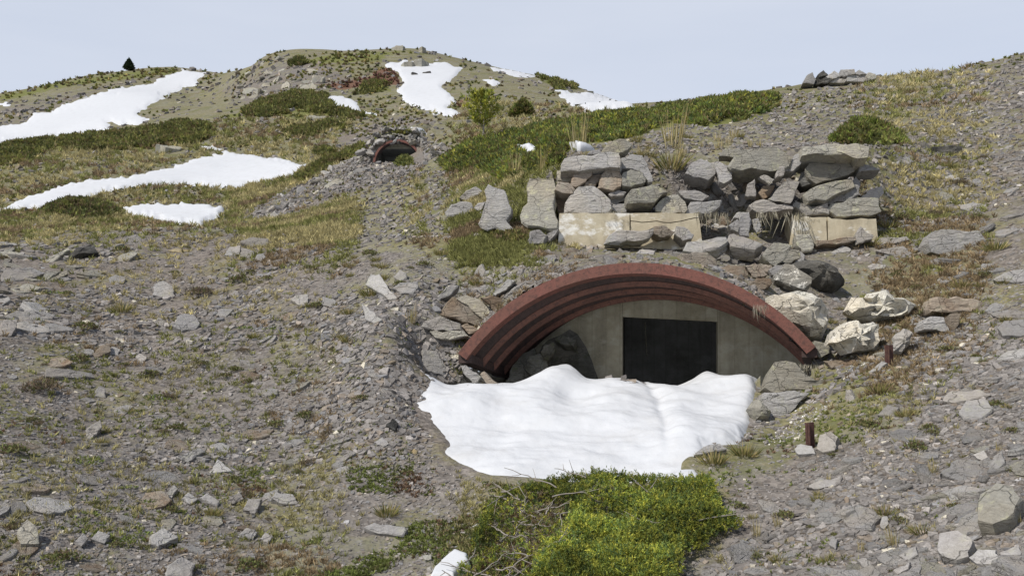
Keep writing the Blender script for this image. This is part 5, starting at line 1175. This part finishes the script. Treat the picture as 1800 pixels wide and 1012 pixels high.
# ---------------------------------------------------------------- stuff: scree, grass, ground cover, heath
NOSNOW = [SNOW_BANK]+[poly(s) for s, _, _ in SNOWS]+[poly("752,1030 762,1010 780,992 800,975 825,985 829,1002 812,1012 800,1030")]
def open_ground(q, W, marg=0.):
    ok = np.ones(len(q), bool)
    for pg in NOSNOW:
        lo, hi = pg.min(0)-6, pg.max(0)+6; m = np.where(((q > lo) & (q < hi)).all(1))[0]
        if len(m): ok[m] &= sdist(q[m], pg) < -marg
    ok &= ~((q[:,0] > 652) & (q[:,0] < 745) & (q[:,1] > 250) & (q[:,1] < 288))
    u_, v_ = uv(W[:,0], W[:,1], PL, PR); ok &= ~((np.abs(u_) < 1.0) & (v_ > -.12) & (v_ < 1.3) & (W[:,2] < arch_h(u_, PL, PR, H1)+.02))
    return ok
def chips(name, q, s0, s1, label, sd, sizef=None, tilt=.35, thick=(.10, .3), cols=None, kind='stuff'):
    r = np.random.default_rng(sd); W, q = ground_pts(q); ok = open_ground(q, W); W = W[ok]; n = len(W)
    N_ = n_at(W[:,0], np.clip(W[:,1], 3, 300))+tilt*r.normal(0, .5, (n, 3)); N_ /= np.linalg.norm(N_, axis=1, keepdims=True)
    A_ = np.cross(N_, rv(n, r)); A_ /= np.linalg.norm(A_, axis=1, keepdims=True); B_ = np.cross(N_, A_)
    s = np.exp(r.uniform(math.log(s0), math.log(s1), n)); s = s*(sizef(W) if sizef else 1)
    an = np.linspace(0, 2*math.pi, 5, endpoint=False)[None]+r.normal(0, .28, (n, 5)); ra = r.uniform(.7, 1.15, (n, 5)); asp = r.uniform(.4, .9, (n, 1))
    X_ = .5*ra*np.cos(an); Y_ = .5*ra*np.sin(an)*asp; th = r.uniform(*thick, n)
    top = W[:,None]+s[:,None,None]*(X_[...,None]*A_[:,None]+Y_[...,None]*B_[:,None]+(th*.6)[:,None,None]*N_[:,None]+(.06*r.normal(size=(n, 5)))[...,None]*N_[:,None])
    bot = W[:,None]+s[:,None,None]*(1.06*X_[...,None]*A_[:,None]+1.06*Y_[...,None]*B_[:,None]-(th*.5)[:,None,None]*N_[:,None])
    V_ = np.concatenate([top, bot], 1).reshape(-1, 3); b0 = (np.arange(n)*10)[:,None]
    F5 = b0+np.arange(5)[None]; i = np.arange(5); j = (i+1) % 5
    F4 = (b0[:,:,None]+np.stack([i+5, j+5, j, i], 1)[None]).reshape(-1, 4)
    g = r.normal(0, 1, n); base = np.array([.188,.173,.160])[None]*np.exp(.23*g)[:,None]
    tint = r.random(n); base = np.where((tint < .12)[:,None], base*np.array([1.06,.97,.85]), base); base = np.where((tint > .92)[:,None], base*np.array([.93,.99,1.06]), base)
    base = np.where((tint > .988)[:,None], np.array([[.5,.46,.37]]), base); base = np.where(((tint > .12) & (tint < .15))[:,None], np.array([[.17,.14,.1]]), base)
    if cols is not None: base = cols[None]*np.exp(.35*g)[:,None]
    c = np.repeat(base, 10, 0)
    return link(name, fast_mesh(name, V_, [F5, F4], c), M['chips'], (0,0,0), None, label, None, None, kind)
r = np.random.default_rng(41)
q = np.c_[r.uniform(-150, 1950, 150000), r.uniform(385, 1150, 150000)]
W0, q = ground_pts(q); g = zone_at(Gz, W0[:,0], W0[:,1])
den = np.clip(1.12-g, .06, 1)*(.45+.75*sstep(-.35, .5, fbm(W0[:,0], W0[:,1], .9, 3, 30))); keep = (r.random(len(q)) < den) & (W0[:,1] < 27)
q1 = q[keep]
chips('scree', q1, .012, .085, 'grey slate chips covering the banks', 42, lambda W: (W[:,1]/8)**.55*(.75+.8*sstep(-.2, .6, fbm(W[:,0], W[:,1], 1.3, 2, 50))))
q = np.concatenate([np.c_[r.uniform(-420, 1960, 23000), r.uniform(90, 420, 23000)], sample_poly(poly("600,420 640,335 740,292 800,300 830,340 760,420"), 2600, r), sample_poly(poly("420,385 520,325 600,285 655,258 700,240 780,255 740,300 640,330 560,350 480,390"), 5000, r), sample_poly(poly("1560,300 1650,130 1800,95 1900,80 1900,420 1700,400"), 5000, r), sample_poly(poly("1050,272 1120,240 1400,160 1560,150 1560,262"), 4500, r)])
W0, q = ground_pts(q); g = zone_at(Gz, W0[:,0], W0[:,1])+zone_at(Dz, W0[:,0], W0[:,1]); keep = (r.random(len(q)) < np.clip(1.05-g, .1, 1)) & (W0[:,1] > 12)
chips('rubble', q[keep], .004, .011, 'small grey stones strewn over the farther slopes', 43, lambda W: W[:,1]*.8, .7, (.2, .5))
chips('white_gravel', np.concatenate([sample_poly(poly('1330,772 1380,752 1405,715 1450,695 1460,715 1410,765 1350,785'), 170, r), sample_poly(poly('1590,520 1640,500 1660,560 1640,640 1600,640'), 160, r), sample_poly(poly('1430,610 1500,600 1540,640 1480,660'), 140, r)]), .01, .03, 'white pebbles scattered in the grass by the stone cheek', 44, None, .6, (.5, .8), np.array([.42,.40,.375]))
# grass: blades in tufts, yellow to olive
q = np.concatenate([np.c_[r.uniform(-120, 1920, 40000), r.uniform(380, 1090, 40000)], np.c_[r.uniform(-420, 1960, 40000), r.uniform(100, 440, 40000)], np.c_[r.uniform(400, 960, 12000), r.uniform(290, 470, 12000)]])
W0, q = ground_pts(q); g = zone_at(Gz, W0[:,0], W0[:,1]); patch = fbm(W0[:,0], W0[:,1], np.clip(W0[:,1]*.12, .8, 9), 4, 60)
den = np.clip((g-.26)*1.6, 0.05, 1)*sstep(-.42, .36, patch+(g-.5)*.8); ok = open_ground(q, W0) & (r.random(len(q)) < den) & (W0[:,1] < 70)
W1 = W0[ok]; n = len(W1); sc = np.clip(W1[:,1], 5, 70)
hue = vnoise(W1[:,0]/1.7, W1[:,1]/1.7, 71)+.5*vnoise(W1[:,0]/.5, W1[:,1]/.5, 72)
ca, cb, cc = np.array([.38,.33,.165]), np.array([.215,.215,.075]), np.array([.24,.18,.105])
near = sstep(13, 8, W1[:,1]) if False else 1-sstep(8, 13, W1[:,1]); ca = ca[None]*(1-.35*near)[:,None]+np.array([.16,.165,.06])[None]*.35*near[:,None]
c = np.where((hue > .1)[:,None], ca, np.where((hue > -.45)[:,None], cb, cc))*np.exp(r.normal(0, .22, (n, 1)))
up = np.tile(np.array([0, 0, 1.]), (n, 1))
gl = clump_leaves(W1-np.c_[np.zeros((n, 2)), .01*np.ones(n)], up, 17, .0050*sc+.02, .00085*sc+.001, c, r, .85, .25)
link('grass', fast_mesh('grass', gl[0], [gl[1]], gl[2]), M['grass'], (0,0,0), None, 'dry mountain grass growing between the stones', None, None, 'stuff')
# ground cover: small leaves close to the ground near the hollow
q = np.concatenate([np.c_[r.uniform(-60, 1860, 28000), r.uniform(560, 1080, 28000)], np.c_[r.uniform(420, 900, 12000), r.uniform(820, 1080, 12000)]])
W0, q = ground_pts(q); g = zone_at(Gz, W0[:,0], W0[:,1]); patch = fbm(W0[:,0], W0[:,1], .55, 4, 80)
ok = open_ground(q, W0) & (r.random(len(q)) < np.clip((g-.12)*1.25, 0, 1)*sstep(-.05, .42, patch+(g-.45)*.55)) & (W0[:,1] < 12)
W1 = W0[ok]; n = len(W1); hue = vnoise(W1[:,0]*2.6, W1[:,1]*2.6, 81)+.35*r.normal(size=n)
c = np.where((hue > .35)[:,None], np.array([.17,.11,.07]), np.where((hue > -.2)[:,None], np.array([.13,.14,.048]), np.array([.17,.20,.055])))*np.exp(r.normal(0, .2, (n, 1)))
gl = clump_leaves(W1, np.tile(np.array([0, 0, .6]), (n, 1)), 12, .026, .009, c, r, 1.0, .25)
link('ground_cover', fast_mesh('ground_cover', gl[0], [gl[1]], gl[2]), M['leaf'], (0,0,0), None, 'low mossy plants and herbs round the hollow', None, None, 'stuff')
# heath on the far hills
q = np.c_[r.uniform(-420, 1960, 44000), r.uniform(85, 400, 44000)]
W0, q = ground_pts(q); Dd = zone_at(Dz, W0[:,0], W0[:,1]); Rd = zone_at(Rz, W0[:,0], W0[:,1]); patch = fbm(W0[:,0], W0[:,1], 7, 4, 90)
ok = open_ground(q, W0) & (r.random(len(q)) < np.clip(.42*sstep(.05, .38, patch)+.6*Dd+.55*Rd, 0, 1)) & (W0[:,1] > 22)
W1 = W0[ok]; n = len(W1); Rd = Rd[ok]; c = pick(JUD+MIXG+OLIVE, n, r, .2); c = np.where((Rd > .5)[:,None], pick([(.125,.06,.045), (.10,.05,.04), (.16,.09,.055), (.13,.12,.05)], n, r), c)
gl = clump_leaves(W1, np.tile(np.array([0, -.1, 1.]), (n, 1)), 14, .0028*W1[:,1], .0016*W1[:,1], c, r, 1.0, .2)
link('heath', fast_mesh('heath', gl[0], [gl[1]], gl[2]), M['leaf'], (0,0,0), None, 'low heath and bilberry covering the far hills', None, None, 'stuff')
